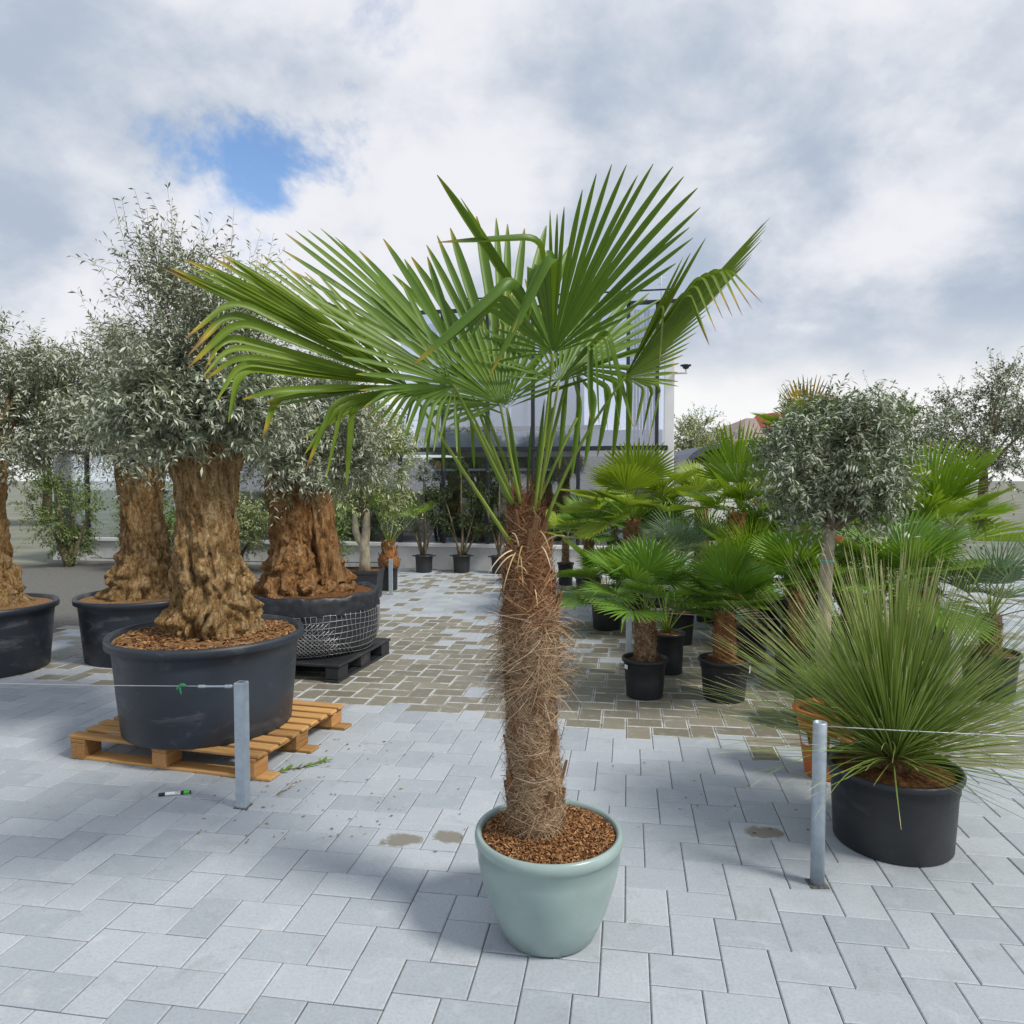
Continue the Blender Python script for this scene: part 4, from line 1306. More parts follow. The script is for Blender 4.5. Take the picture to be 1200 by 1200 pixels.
# ---- second old olive, root ball in black film and wire, on a black pallet
D2 = 6.42
o2 = empty('olive_tree', (P(366, 700, D2).x, D2, 0.145))
tag(o2, 'reddish old olive with cleft stump, root ball wrapped in black film and wire', 'olive tree')
BH = 0.50
RB = 0.57
def crease(t, i, z):
    k_ = 1.0 + 2.6 * max(0, (z - 0.36) / 0.14)
    return 1 + k_ * 0.009 * math.sin(11 * t + z * 9) + k_ * 0.012 * noise.noise(Vector((math.cos(t) * 6, math.sin(t) * 6, z * 14)))
bagp = [(RB * 0.86, 0.0), (RB * 0.93, 0.05), (RB * 0.985, 0.16), (RB, 0.28), (RB * 0.99, 0.36), (RB * 0.97, 0.42), (RB * 0.985, 0.455), (RB * 0.96, BH - 0.01), (RB * 0.93, BH), (RB * 0.90, BH - 0.02), (RB * 0.88, BH - 0.10)]
bag = MB().lathe(bagp, 90, wob=crease).build('film_wrap', MAT['bag'], o2)
def bagr(z):
    for (r0, z0), (r1, z1) in zip(bagp[:8], bagp[1:9]):
        if z <= z1: return r0 + (r1 - r0) * (z - z0) / (z1 - z0)
    return RB
fc = MB()
vs, fs = [], []
crow = [(1.012, 0.36), (1.016, 0.385), (1.010, 0.41), (1.008, 0.435), (1.006, 0.46), (1.000, 0.485), (0.988, 0.503), (0.965, 0.508), (0.93, 0.49), (0.90, 0.45)]
for i, (f_, z) in enumerate(crow):
    for k in range(200):
        t = 2 * PI * k / 200
        n1 = noise.noise(Vector((math.cos(t) * 9, math.sin(t) * 9, z * 16)))
        n2 = 1 - 2 * abs(noise.noise(Vector((math.cos(t) * 14 + z * 14, math.sin(t) * 14 - z * 9, z * 10))))
        rr = RB * f_ * (1 + 0.010 * n1 + 0.018 * n2 - 0.009)
        vs.append((rr * math.cos(t), rr * math.sin(t), z + 0.022 * noise.noise(Vector((math.cos(t) * 4, math.sin(t) * 4, 5 + i * 0.25))) + 0.006 * n1))
for i in range(len(crow) - 1):
    for k in range(200):
        j = (k + 1) % 200
        fs.append((i * 200 + k, i * 200 + j, (i + 1) * 200 + j, (i + 1) * 200 + k))
fc.add(vs, fs)
fc.build('film_collar', MAT['bag'], bag)
wm = MB()
for i in range(9):
    z = 0.025 + i * 0.047
    wm.tube([(bagr(z) * 1.022 * math.cos(t), bagr(z) * 1.022 * math.sin(t), z + 0.006 * math.sin(5 * t + i)) for t in [2 * PI * k / 72 for k in range(73)]], 0.0019, 4)
for k in range(76):
    t = 2 * PI * k / 76
    wm.tube([((bagr(z) * 1.024) * math.cos(t + 0.02 * math.sin(z * 20 + k)), (bagr(z) * 1.024) * math.sin(t + 0.02 * math.sin(z * 20 + k)), z) for z in (0.01, 0.08, 0.16, 0.24, 0.32, 0.40)], 0.0018, 4)
for s in (-1, 1):      # a second, diamond patch of mesh
    for k in range(22):
        t0 = R(-125) + k * 0.062
        pts = [(bagr(z) * 1.03 * math.cos(t0 + s * (z - 0.15) * 1.9), bagr(z) * 1.03 * math.sin(t0 + s * (z - 0.15) * 1.9), z) for z in (0.005, 0.06, 0.12, 0.18, 0.24, 0.30)]
        n_ = 6 - abs(k - 11) // 3
        wm.tube(pts[:max(3, n_)], 0.0018, 4)
wm.build('wire_basket', MAT['wire'], bag)
sm = MB()
vs = [(0, 0, BH + 0.02)]
for a in range(1, 11):
    for b in range(48):
        t = 2 * PI * b / 48; rr = RB * 0.91 * a / 10
        vs.append((rr * math.cos(t), rr * math.sin(t), BH - 0.025 + 0.05 * (1 - (a / 10) ** 2) + 0.012 * noise.noise(Vector((rr * math.cos(t) * 12, rr * math.sin(t) * 12, 2)))))
fs = [(0, 1 + b, 1 + (b + 1) % 48) for b in range(48)]
for a in range(9):
    for b in range(48):
        c_ = (b + 1) % 48
        fs.append((1 + a * 48 + b, 1 + (a + 1) * 48 + b, 1 + (a + 1) * 48 + c_, 1 + a * 48 + c_))
sm.add(vs, fs); sm.build('soil', MAT['soil'], o2)
k2 = D2 / F
def z2(py): return P(366, py, D2).z - 0.145
def x2(px): return (px - 366) * k2
prof2 = [(BH - 0.05, x2(358), 0, 62 * k2, 0.42), (z2(690), x2(358), 0, 57 * k2, 0.38), (z2(665), x2(357), 0, 46 * k2, 0.31), (z2(640), x2(357), 0, 38 * k2, 0.25), (z2(615), x2(355), 0, 37 * k2, 0.22), (z2(590), x2(350), 0, 34 * k2, 0.19), (z2(568), x2(345), 0, 30 * k2, 0.16), (z2(540), x2(345), 0, 26 * k2, 0.13)]
gnarled(o2, prof2, 'bark_olive2', 8.7, lump=0.24, knob=0.20, knob_z=0.45)
# cut stump standing beside the main stem
prof2b = [(z2(680), x2(392), -0.10, 15 * k2, 0.11), (z2(640), x2(388), -0.12, 13 * k2, 0.10), (z2(605), x2(384), -0.10, 12 * k2, 0.09), (z2(575), x2(380), -0.08, 12 * k2, 0.08)]
gnarled(o2, prof2b, 'bark_olive2', 1.7, nz=60, na=50, lump=0.18, knob=0.05, name='side_stem')
cl2 = clusters((x2(360), 0, z2(490)), (0.62, 0.55, 0.62), 46, 5, (0.13, 0.24), -0.75)
limbs(o2, (x2(350), 0, z2(552)), cl2[::3], 0.032, MAT['bark_olive2'], 6, spread=0.10)
foliage('crown', o2, 'olive', cl2, 1700, 20, 0.24, 0.055, 0.013, 0.15, 22, core=(x2(355), 0, z2(540)))
# black pallet
Pa, Pb = G(398, 801), G(458, 766)
dv2 = (Pb - Pa); L2_ = dv2.length; dv2.normalize()
bp = empty('plastic_pallet', (Pa.x, Pa.y, 0), math.atan2(-dv2.x, dv2.y))
tag(bp, 'black plastic pallet under the wire-wrapped root ball', 'pallet')
W2 = 1.25
MB().bbox((-W2 / 2, L2_ / 2, 0.132), (W2, L2_, 0.024), bev=0.006).build('deck', MAT['pot_black'], bp, smooth=False)
for x in (-0.07, -W2 / 2, -W2 + 0.07):
    MB().bbox((x, L2_ / 2, 0.010), (0.12, L2_, 0.020), bev=0.004).build('skid', MAT['pot_black'], bp, smooth=False)
    for y in (0.09, L2_ / 2, L2_ - 0.09):
        MB().bbox((x, y, 0.070), (0.12, 0.17, 0.100), bev=0.008).build('block', MAT['pot_black'], bp, smooth=False)

# ---- slim olive in a square black pot behind
def square_pot(e, w, h, mat):
    pr = [(w * 0.86, 0), (w * 0.97, h * 0.9), (w, h * 0.9), (w, h), (w * 0.94, h), (w * 0.92, h * 0.85)]
    vs, fs = [], []
    for a, z in pr:
        k = a / 2
        vs += [(-k, -k * 0.97, z), (-k * 0.97, -k, z), (k * 0.97, -k, z), (k, -k * 0.97, z), (k, k * 0.97, z), (k * 0.97, k, z), (-k * 0.97, k, z), (-k, k * 0.97, z)]
    for i in range(len(pr) - 1):
        for k in range(8):
            j = (k + 1) % 8
            fs.append((i * 8 + k, i * 8 + j, i * 8 + 8 + j, i * 8 + 8 + k))
    fs.append(tuple(range(7, -1, -1)))
    o = MB().add(vs, fs).build('pot', mat, e, smooth=False)
    n0 = (len(pr) - 1) * 8
    MB().bbox((0, 0, h * 0.88), (w * 0.91, w * 0.91, 0.05), bev=0.01).build('soil', MAT['soil'], e)
    return o
D3 = 9.9
o3 = empty('olive_tree', (P(428, 690, D3).x - 0.04, D3, 0))
tag(o3, 'slim young olive with forked pale stem in square black pot', 'olive tree')
square_pot(o3, 0.52, 0.40, MAT['pot_black'])
def z3(py): return P(428, py, D3).z
tp3 = Vector((0.06, 0, z3(612)))
MB().tube([(0.04, 0, 0.34), (0.035, 0, 0.5), (0.04, 0, z3(650)), (0.03, 0, z3(637)), (0.06, 0, z3(622)), (0.07, 0, z3(600))], [0.085, 0.072, 0.066, 0.07, 0.055, 0.04], 14).build('trunk', MAT['bark_pale'], o3)
MB().tube([(0.03, 0, z3(640)), (-0.04, 0, z3(632)), (-0.08, 0, z3(622)), (-0.09, 0, z3(600))], [0.05, 0.05, 0.045, 0.03], 10).build('side_stem', MAT['bark_pale'], o3)
cl3 = clusters((0.0, 0, z3(545)), (0.62, 0.6, 0.75), 40, 9, (0.15, 0.26), -0.8)
limbs(o3, (0.03, 0, z3(605)), cl3[::4], 0.018, MAT['twig'], 7)
foliage('crown', o3, 'olive_lime', cl3, 1000, 16, 0.26, 0.065, 0.016, 0.2, 23, core=(0, 0, z3(600)))
# ---- round-headed olive at right
D4 = 4.75
o4 = empty('olive_tree', (P(966, 700, D4).x, D4, 0))
tag(o4, 'standard olive with dense round silvery head on smooth pale stem and teal tie', 'olive tree')
pot(o4, 0.20, 0.32, MAT['pot_black'])
def z4(py): return P(966, py, D4).z
x4 = 0.0
MB().tube([(-0.01, 0, 0.28), (0.0, 0, 0.6), (0.005, 0, z4(690)), (0.015, 0, z4(650)), (0.03, 0, z4(620)), (0.04, 0, z4(590))], [0.047, 0.044, 0.041, 0.040, 0.036, 0.02], 16).build('trunk', MAT['bark_pale'], o4)
MB().lathe([(0.0435, -0.006), (0.0455, -0.004), (0.0455, 0.004), (0.0435, 0.006)], 20, (0.012, 0, z4(657))).build('tie', MAT['teal_plastic'], o4)
MB().bbox((0.075, -0.03, z4(631)), (0.05, 0.003, 0.035), Matrix.Rotation(0.5, 3, 'Y'), 0.001).build('plant_tag', MAT['pot_orange'], o4, smooth=False)
cl4 = clusters((0.06, 0, z4(548)), (0.37, 0.37, 0.36), 42, 12, (0.09, 0.16), -0.9)
limbs(o4, (0.03, 0, z4(622)), cl4[::2], 0.013, MAT['twig'], 9, spread=0.02)
foliage('crown', o4, 'olive_dark', cl4, 980, 20, 0.17, 0.050, 0.0125, 0.25, 24, core=(0.06, 0, z4(585)))
# ---- further old olives of the row on the left
def old_olive(label, loc, seed, rz, crown='olive'):
    e = empty('olive_tree', loc)
    tag(e, label, 'olive tree')
    pot(e, 0.56, 0.56, MAT['pot_blue'], 0.86, lip=0.035, n=60, band=False, soilmat='mulch_pale')
    gnarled(e, [(0.46, 0, 0, 0.34, 0.34), (0.7, 0, 0, 0.27, 0.27), (1.0, 0.02, 0, 0.20, 0.2), (1.35, 0, 0, 0.18, 0.18), (1.75, 0, 0, 0.2, 0.19)], 'bark_olive', seed, nz=110, na=90, lump=0.13)
    c_ = clusters((0, 0, 2.25), (0.62, 0.6, 0.65), 46, int(seed * 10), (0.13, 0.22), -0.75)
    limbs(e, (0, 0, 1.7), c_[::3], 0.03, MAT['bark_olive'], 3, spread=0.1)
    foliage('crown', e, crown, c_, 1300, 18, 0.25, 0.055, 0.014, 0.25, int(seed * 7), core=(0, 0, 1.9))
    e.rotation_euler.z = rz
    return e
old_olive('ancient olive in black tub standing behind the knotted olive on the wooden pallet', (P(168, 690, 6.7).x, 6.7, 0), 5.3, 1.0)
old_olive('ancient olive in black tub farthest left along the row of olives', (P(-22, 690, 6.2).x, 6.2, 0), 6.9, 2.0)

# ================================================================== small palm fern by the thin post, left
D5 = 10.7
e5 = empty('potted_palm', (P(456, 690, D5).x, D5, 0))
tag(e5, 'small young palm with swollen brown base in black pot by slim olive', 'potted palm')
pot(e5, 0.14, 0.34, MAT['pot_black'], 0.85)
MB().lathe([(0.10, 0.30), (0.145, 0.36), (0.15, 0.44), (0.11, 0.54), (0.09, 0.62), (0.06, 0.72)], 20, wob=lambda t, i, z: 1 + 0.16 * math.sin(5 * t + i * 2.1)).build('trunk', MAT['bark_orange'], e5)
for i in range(14):
    leaf_base(e5, (0, 0, 0.34 + 0.025 * i), 0.135 - 0.005 * i, i * 2.399, 0.11, 0.09, 'boot')
for j in range(13):
    place_leaf(e5, SP['stiff'][j % 3], (0, 0, 0.62), j * 2.4, R(38 + 44 * ((j * 5) % 13) / 13), 1.25, 0, 0.3, 2.0)

# ================================================================== spiky grass plant at right
D6 = 3.22
e6 = empty('potted_plant', (P(1046, 940, D6).x, D6, 0))
tag(e6, 'large spiky grass plant with long needle leaves in big black pot', 'potted plant')
pot(e6, 0.275, 0.345, MAT['pot_black'], 0.88)
mb = MB()
rg = random.Random(99)
for i in range(1250):
    az = rg.uniform(0, 2 * PI)
    el = R(rg.choice((rg.uniform(8, 50), rg.uniform(30, 88), rg.uniform(45, 85), rg.uniform(20, 70))))
    L = rg.uniform(0.62, 0.98)
    d = Vector((math.cos(el) * math.cos(az), math.cos(el) * math.sin(az), math.sin(el)))
    side = Vector((-math.sin(az), math.cos(az), 0))
    sagl = rg.uniform(0.02, 0.13) * (1.3 - math.sin(el)) + (0.25 if rg.random() < 0.06 else 0)
    o = Vector((d.x * 0.05, d.y * 0.05, 0.36 + 0.12 * math.sin(el) * rg.random()))
    w = rg.uniform(0.0022, 0.0038)
    vs, tp = [], []
    lat = rg.uniform(-0.05, 0.05)
    for k in range(9):
        t = k / 8
        p = o + d * (L * t) + Vector((0, 0, -sagl * L * t * t)) + side * (lat * L * t * t)
        ww = w * (1 - t ** 3 * 0.85)
        nn = side.cross(d)
        vs += [p - side * ww, p - nn * ww * 0.6, p + side * ww]
        tp += [t] * 3
    fs = []
    for k in range(8):
        a = k * 3
        fs += [(a, a + 1, a + 4, a + 3), (a + 1, a + 2, a + 5, a + 4)]
    mb.add(vs, fs, tip=tp, rnd=rg.random())
tag(mb.build('needle_leaves', MAT['leaf_grass'], e6), kind='stuff')
MB().lathe([(0.06, 0.30), (0.085, 0.34), (0.08, 0.42), (0.05, 0.48), (0.01, 0.5)], 18, wob=lambda t, i, z: 1 + 0.1 * math.sin(6 * t + i)).build('stem', MAT['bark_palm'], e6)

# ---- orange pot half hidden behind the post
Do = 3.95
eo = empty('potted_plant', (P(968, 900, Do).x, Do, 0))
tag(eo, 'bright orange plastic pot with white label behind round steel post', 'plant pot')
pot(eo, 0.175, 0.37, MAT['pot_orange'], 0.62, lip=0.02)
for a in (200, 232, 262):
    MB().bbox((0.150 * math.cos(R(a)), 0.150 * math.sin(R(a)), 0.22), (0.004, 0.05, 0.075), Matrix.Rotation(R(a), 3, 'Z') @ Matrix.Rotation(0.22, 3, 'Y'), 0.001).build('label', MAT['paper'], eo, smooth=False)
for j in range(7):
    place_leaf(eo, SP['stiff'][j % 3], (0, 0, 0.34), j * 2.4, R(50 + 5 * j), 0.6, 0, 0.2, 1.0)

# ================================================================== posts and wires
def post(label, x, y, h, w, round_=False, group=None):
    e = empty('fence_post', (x, y, 0))
    tag(e, label, 'post')
    if round_:
        r = w / 2
        MB().lathe([(r, 0.0), (r, h - 0.004), (r - 0.002, h), (r - 0.006, h), (r - 0.007, h - 0.05), (0.0, h - 0.05)], 28).build('tube', MAT['steel'], e)
    else:
        t = w / 2
        vs, fs = [], []
        for a, z in ((t, 0), (t, h - 0.004), (t - 0.002, h), (t - 0.005, h), (t - 0.006, h - 0.06)):
            for sx, sy in ((-1, -1), (1, -1), (1, 1), (-1, 1)):
                for ex, ey in (((0.86, 1), (1, 0.86)) if sx * sy > 0 else ((1, 0.86), (0.86, 1))):
                    pass
                vs.append((sx * a, sy * a, z))
        for i in range(4):
            for k in range(4):
                j = (k + 1) % 4
                fs.append((i * 4 + k, i * 4 + j, i * 4 + 4 + j, i * 4 + 4 + k))
        fs.append((16, 17, 18, 19))
        MB().add(vs, fs).build('tube', MAT['steel'], e, smooth=False)
    MB().bbox((0, 0, 0.001), (w * 1.35, w * 1.35, 0.006), bev=0.002).build('ground_sleeve', MAT['joint'], e, smooth=False)
    return e
pA = G(285, 945)
HA = P(284, 799, pA.y).z
e = post('square galvanised post beside the wooden pallet', pA.x, pA.y, HA, 0.050)
e.rotation_euler.z = -R(12)
DB = 2.86
xB = P(960, 900, DB).x
post('round galvanised steel post in front of the spiky grass plant', xB, DB, P(960, 846, DB).z, 0.053, True)
DC = 6.0
post('thin galvanised post behind the stocky palm in small black pot', P(737, 720, DC).x, DC, P(737, 714, DC).z, 0.042)
DD = 10.25
post('thin galvanised post between young palm and square-potted olive', P(458, 690, DD).x, DD, P(458, 655, DD).z, 0.05)
def wire(label, a, b, r=0.0022, sag=0.02, mat='wire'):
    a, b = Vector(a), Vector(b)
    pts = [a.lerp(b, i / 16) + Vector((0, 0, -4 * sag * (i / 16) * (1 - i / 16))) for i in range(17)]
    o = MB().tube(pts, r, 5).build('wire_rope', MAT[mat])
    tag(o, label, 'wire')
    return o
wa = P(281, 804, pA.y)
w1 = wire('thin wire running left from the square post past the plastic tub', (wa.x, wa.y, wa.z), (wa.x - 2.6, wa.y + 0.25, wa.z), 0.0025, 0.02)
# turnbuckle on that wire
tb_ = Vector((wa.x - 0.12, wa.y + 0.002, wa.z - 0.002))
MB().tube([tb_ + Vector((x, 0, 0)) for x in (-0.085, -0.08, -0.05, -0.045, 0.045, 0.05, 0.08, 0.085)], [0.004, 0.008, 0.008, 0.005, 0.005, 0.009, 0.009, 0.004], 8).build('turnbuckle', MAT['steel'], w1)
gt = Vector((P(214, 806, pA.y + 0.03).x, pA.y + 0.022, wa.z - 0.01))
MB().tube(bez(gt + Vector((-0.02, -0.006, -0.012)), gt + Vector((0.0, -0.012, 0.03)), gt + Vector((0.022, -0.006, 0.006)), 7), 0.006, 6).tube(bez(gt + Vector((-0.005, -0.008, 0.0)), gt + Vector((-0.004, -0.01, -0.02)), gt + Vector((0.0, -0.008, -0.035)), 5), 0.004, 6).build('cable_tie', MAT['green_plastic'], w1)
wb = P(966, 851, DB)
wire('thin wire running right from the round post across the spiky plant', (xB + 0.02, DB, wb.z), (xB + 2.0, DB - 0.2, wb.z), 0.0025, 0.015)
wc = P(740, 716, DC)
wire('thin wire running right from the post behind the stocky palm', (wc.x, DC, wc.z), (wc.x + 3.2, DC - 0.6, wc.z), 0.002, 0.03)
wd_ = P(456, 659, DD)
wire('thin dark wire running left from the far post', (wd_.x, DD, wd_.z), (wd_.x - 4.5, DD + 0.6, wd_.z), 0.006, 0.02, 'frame')

# ================================================================== loose things on the paving
mk = empty('marker_pen', G(211, 931))
mk.location.z = 0.009
tag(mk, 'fat marker pen with black and white barrel and lime green cap on paving', 'marker pen')
mk.rotation_euler = (0, 0, R(14))
def rod(name, x0, x1, r, mat, parent=mk, prof=None):
    return MB().tube([(x, 0, 0) for x in (x0, x0 + 0.001, x1 - 0.001, x1)], [r * 0.85, r, r, r * 0.85], 16).build(name, MAT[mat], parent)
rod('barrel', -0.10, 0.018, 0.0088, 'ink')
rod('label_band', -0.07, 0.004, 0.00895, 'paper')
rod('cap', 0.018, 0.046, 0.0095, 'lime_plastic')
rod('clip_band', 0.012, 0.02, 0.0092, 'ink')
rod('cap_end', 0.046, 0.052, 0.007, 'ink')
def letters(parent, txt, size, mat, mw):
    cu = bpy.data.curves.new('lettering', 'FONT')
    cu.body = txt; cu.size = size; cu.extrude = 0.0002; cu.align_x = 'CENTER'; cu.align_y = 'CENTER'
    ob = bpy.data.objects.new('lettering', cu)
    COL.objects.link(ob)
    dg = bpy.context.evaluated_depsgraph_get()
    me = bpy.data.meshes.new_from_object(ob.evaluated_get(dg))
    bpy.data.objects.remove(ob)
    me.materials.clear(); me.materials.append(MAT[mat])
    return link('lettering', me, parent, mw)
letters(mk, 'OX', 0.016, 'ink', Matrix.Translation((-0.010, -0.0068, 0.0062)) @ Matrix.Rotation(R(48), 4, 'X'))
# fallen sprigs and leaf litter
def sprig(label, a, b, n, mat, col='sprig', Lf=0.035):
    a, b = Vector(a), Vector(b)
    e = empty('fallen_sprig', a)
    tag(e, label, 'sprig')
    d = (b - a)
    MB().tube([d * (i / 6) + Vector((0, 0, 0.006 + 0.006 * math.sin(i * 1.7))) for i in range(7)], [0.003 - 0.0003 * i for i in range(7)], 5).build('stem', MAT['twig'], e)
    m_ = MB()
    for i in range(n):
        t = (i + 0.5) / n
        p = d * t + Vector((0, 0, 0.008))
        an = math.atan2(d.y, d.x) + rg.choice((-1, 1)) * rg.uniform(0.3, 1.0)
        ld = Vector((math.cos(an), math.sin(an), rg.uniform(-0.05, 0.35))).normalized()
        wd = Vector((-math.sin(an), math.cos(an), rg.uniform(-0.4, 0.4))).normalized()
        l, w = Lf * rg.uniform(0.7, 1.3), Lf * 0.14
        m_.add([p, p + ld * l * 0.5 + wd * w, p + ld * l, p + ld * l * 0.5 - wd * w], [(0, 1, 2, 3)], rnd=rg.random(), tip=[0, 0.5, 0.8, 0.5])
    m_.build('leaves', MAT[mat], e, smooth=False)
    return e
sprig('fresh green fallen sprig lying beside the wooden pallet', G(325, 906), G(384, 893), 26, 'leaf_lime', Lf=0.05)
sprig('withered brown twig lying beside the square post', G(325, 933), G(352, 915), 8, 'straw', Lf=0.03)
lit = MB()
for i in range(130):
    px, py = rng.uniform(215, 950), rng.uniform(880, 1000)
    if rng.random() < 0.45: px, py = rng.uniform(300, 470), rng.uniform(860, 985)
    p = G(px, py); p.z = 0.0035
    an = rng.uniform(0, PI); l = rng.uniform(0.012, 0.03)
    ld = Vector((math.cos(an), math.sin(an), 0)); wd = Vector((-math.sin(an), math.cos(an), 0)) * l * rng.uniform(0.10, 0.2)
    lit.add([p, p + ld * l * 0.5 + wd + Vector((0, 0, 0.003)), p + ld * l, p + ld * l * 0.5 - wd + Vector((0, 0, 0.002))], [(0, 1, 2, 3)], rnd=rng.random())
tag(lit.build('leaf_litter', fibre('dry_leaf_litter', (0.035, 0.03, 0.015), (0.14, 0.13, 0.05), (0.30, 0.33, 0.12)), smooth=False), 'scattered small dry leaves on the light grey paving', 'leaf litter', kind='stuff')

# ================================================================== GLASS BUILDING
FA = R(11)
fx = Vector((math.cos(FA), -math.sin(FA), 0)); fy = Vector((math.sin(FA), math.cos(FA), 0))
F0 = P(540, 600, 13.1); F0.z = 0
def fs_at(px):
    """distance along the front for a photograph column"""
    k = (px - 600) / F
    return (k * F0.y - F0.x) / (fx.x - k * fx.y)
s_end = fs_at(780)
s_left = fs_at(478)
bl = empty('glass_building', F0, -FA)
tag(bl, 'two-storey glass-fronted garden centre building with dark frames and white sill', 'building')
def bx(name, s0, s1, d0, d1, z0, z1, mat, bev=0.004, parent=None):
    o = MB().bbox(((s0 + s1) / 2, (d0 + d1) / 2, (z0 + z1) / 2), (s1 - s0, d1 - d0, z1 - z0), bev=bev).build(name, MAT[mat], parent or bl, smooth=False)
    return o
s_wing = fs_at(60)
bx('plinth_wall', s_wing, s_end, 0.0, 0.25, 0.0, 0.40, 'concrete')
bx('sill', s_wing - 0.02, s_end + 0.02, -0.05, 0.27, 0.402, 0.465, 'white')
ZT, ZH = 2.10, 4.55
bx('transom', s_wing, s_end + 0.03, -0.01, 0.09, ZT, ZT + 0.075, 'frame')
cols = [fs_at(p) for p in (519, 571, 624, 677, 735, 769)]
step = cols[1] - cols[0]
left = []
s = cols[0] - step
while s > s_wing:
    left.append(s); s -= step
for s in left + cols:
    up = s > s_left
    bx('mullion', s - 0.03, s + 0.03, 0.0, 0.08, 0.467, ZT - 0.001, 'frame')
    if up: bx('mullion', s - 0.03, s + 0.03, 0.0, 0.08, ZT + 0.077, ZH, 'frame')
allc = sorted(left + cols)
edges = [s_wing] + allc + [s_end]
for a, b in zip(edges, edges[1:]):
    bx('pane', a + 0.03, b - 0.03, 0.035, 0.047, 0.467, ZT - 0.001, 'glass', 0.001)
    if a >= s_left - step * 0.5: bx('pane', a + 0.03, b - 0.03, 0.035, 0.047, ZT + 0.077, ZH, 'glass_up', 0.001)
# right end return wall (pale cladding) and roof edge
bx('corner_panel', s_end - 0.04, s_end + 0.13, 0.06, 0.5, 0.467, ZH, 'white')
bx('roof_edge', s_left - 0.1, s_end + 0.16, -0.06, 0.12, ZH, ZH + 0.035, 'frame')
bx('wing_roof', s_wing, s_left - 0.1, -0.05, 4.0, ZT + 0.08, ZT + 0.16, 'white')
bx('rail', s_left + 1, s_end + 0.1, 0.0, 0.03, ZH + 0.20, ZH + 0.225, 'frame')
for s in (s_end, s_end - 1.4, s_end - 2.8):
    bx('rail_post', s - 0.015, s + 0.015, 0.0, 0.03, ZH + 0.06, ZH + 0.20, 'frame')
# interior
bx('floor_slab', s_wing, s_end - 0.05, 0.26, 6.0, 0.0, 0.05, 'interior')
bx('upper_floor', s_left, s_end - 0.05, 0.55, 6.0, ZT + 0.02, ZT + 0.38, 'curtain')
bx('beam', s_left, fs_at(706), 0.50, 0.545, ZT + 0.38, ZT + 0.47, 'brown_band')
bx('back_wall', s_wing, s_end - 0.05, 4.0, 4.2, 0.0, ZT + 0.02, 'dim_wall')
bx('upper_back_wall', s_left, s_end - 0.05, 6.0, 6.2, ZT + 0.39, ZH, 'curtain')
bx('shelf', s_left, fs_at(640), 0.35, 0.6, 1.76, 1.80, 'white')
for i in range(9):
    a = s_left + 0.05 + i * 0.34
    bx('curtain', a, a + 0.335, 0.62 + 0.03 * (i % 2), 0.64 + 0.03 * (i % 2), ZT + 0.48, ZH - 0.05, 'curtain')
sa, sb = fs_at(737), fs_at(768)
for i in range(8):
    a = sa + (sb - sa) * i / 8
    bx('vertical_blind', a, a + (sb - sa) / 8 * 0.86, 0.20 + 0.02 * (i % 3), 0.206 + 0.02 * (i % 3), ZT + 0.08, ZH - 0.05, 'blind_blue' if i % 3 else 'curtain', 0.001)
# security camera on its arm
ca = bx('camera_arm', s_end + 0.10, s_end + 0.34, 0.02, 0.045, 3.36, 3.385, 'concrete')
bx('camera_arm_brace', s_end + 0.30, s_end + 0.325, 0.02, 0.045, 3.386, 3.46, 'concrete')
cm_ = MB().lathe([(0.0, -0.05), (0.045, -0.03), (0.06, 0.0), (0.09, 0.01), (0.09, 0.03), (0.0, 0.045)], 20, (s_end + 0.31, 0.03, 3.48)).build('security_camera', MAT['frame'], bl)
# antenna
MB().tube([(s_end - 0.1, 0.2, ZH + 0.06), (s_end - 0.1, 0.2, ZH + 0.55)], 0.008, 6).tube([(s_end - 0.18, 0.2, ZH + 0.45), (s_end - 0.02, 0.2, ZH + 0.45)], 0.006, 6).tube([(s_end - 0.15, 0.2, ZH + 0.35), (s_end - 0.05, 0.2, ZH + 0.35)], 0.006, 6).build('antenna', MAT['concrete'], bl)

# ---- shrubs in pots in front of and behind the glass
def topiary(label, loc, balls, pot_r=0.165, pot_h=0.30, stems=3, seed=0, mat='box', handles=True):
    e = empty('potted_shrub', loc)
    tag(e, label, 'potted shrub')
    pot(e, pot_r, pot_h, MAT['pot_black'], 0.82, handles=handles)
    rg_ = random.Random(seed)
    for i, b in enumerate(balls):
        a = Vector((rg_.uniform(-0.04, 0.04), rg_.uniform(-0.04, 0.04), pot_h - 0.04)); c = Vector(b[:3])
        MB().tube(bez(a, a.lerp(c, 0.5) + Vector((rg_.uniform(-0.05, 0.05), 0, 0.05)), c, 6), [0.022, 0.02, 0.018, 0.016, 0.013, 0.008], 7).build('stem', MAT['twig'], e)
    foliage('crown', e, mat, balls, 330, 16, 0.10, 0.030, 0.018, 0.1, seed + 50, twig_r=0)
    return e
topiary('cloud-pruned boxwood in handled black pot by the glass, beside the young palm', (P(497, 670, 12.75).x, 12.75, 0), [(-0.22, 0, 1.25, 0.20), (0.12, 0.05, 1.35, 0.22), (0.25, -0.05, 0.95, 0.18), (-0.2, -0.05, 0.85, 0.16), (0.0, 0, 1.7, 0.17), (0.02, -0.1, 1.05, 0.15)], seed=1)
topiary('cloud-pruned boxwood in handled black pot, middle of the three by the glass', (P(541, 670, 12.75).x, 12.75, 0), [(0.0, 0, 1.78, 0.16), (-0.3, 0, 1.3, 0.17), (0.28, 0.05, 1.25, 0.2), (0.05, -0.05, 0.95, 0.17), (-0.22, 0, 0.8, 0.14), (0.3, 0, 0.72, 0.13)], seed=2)
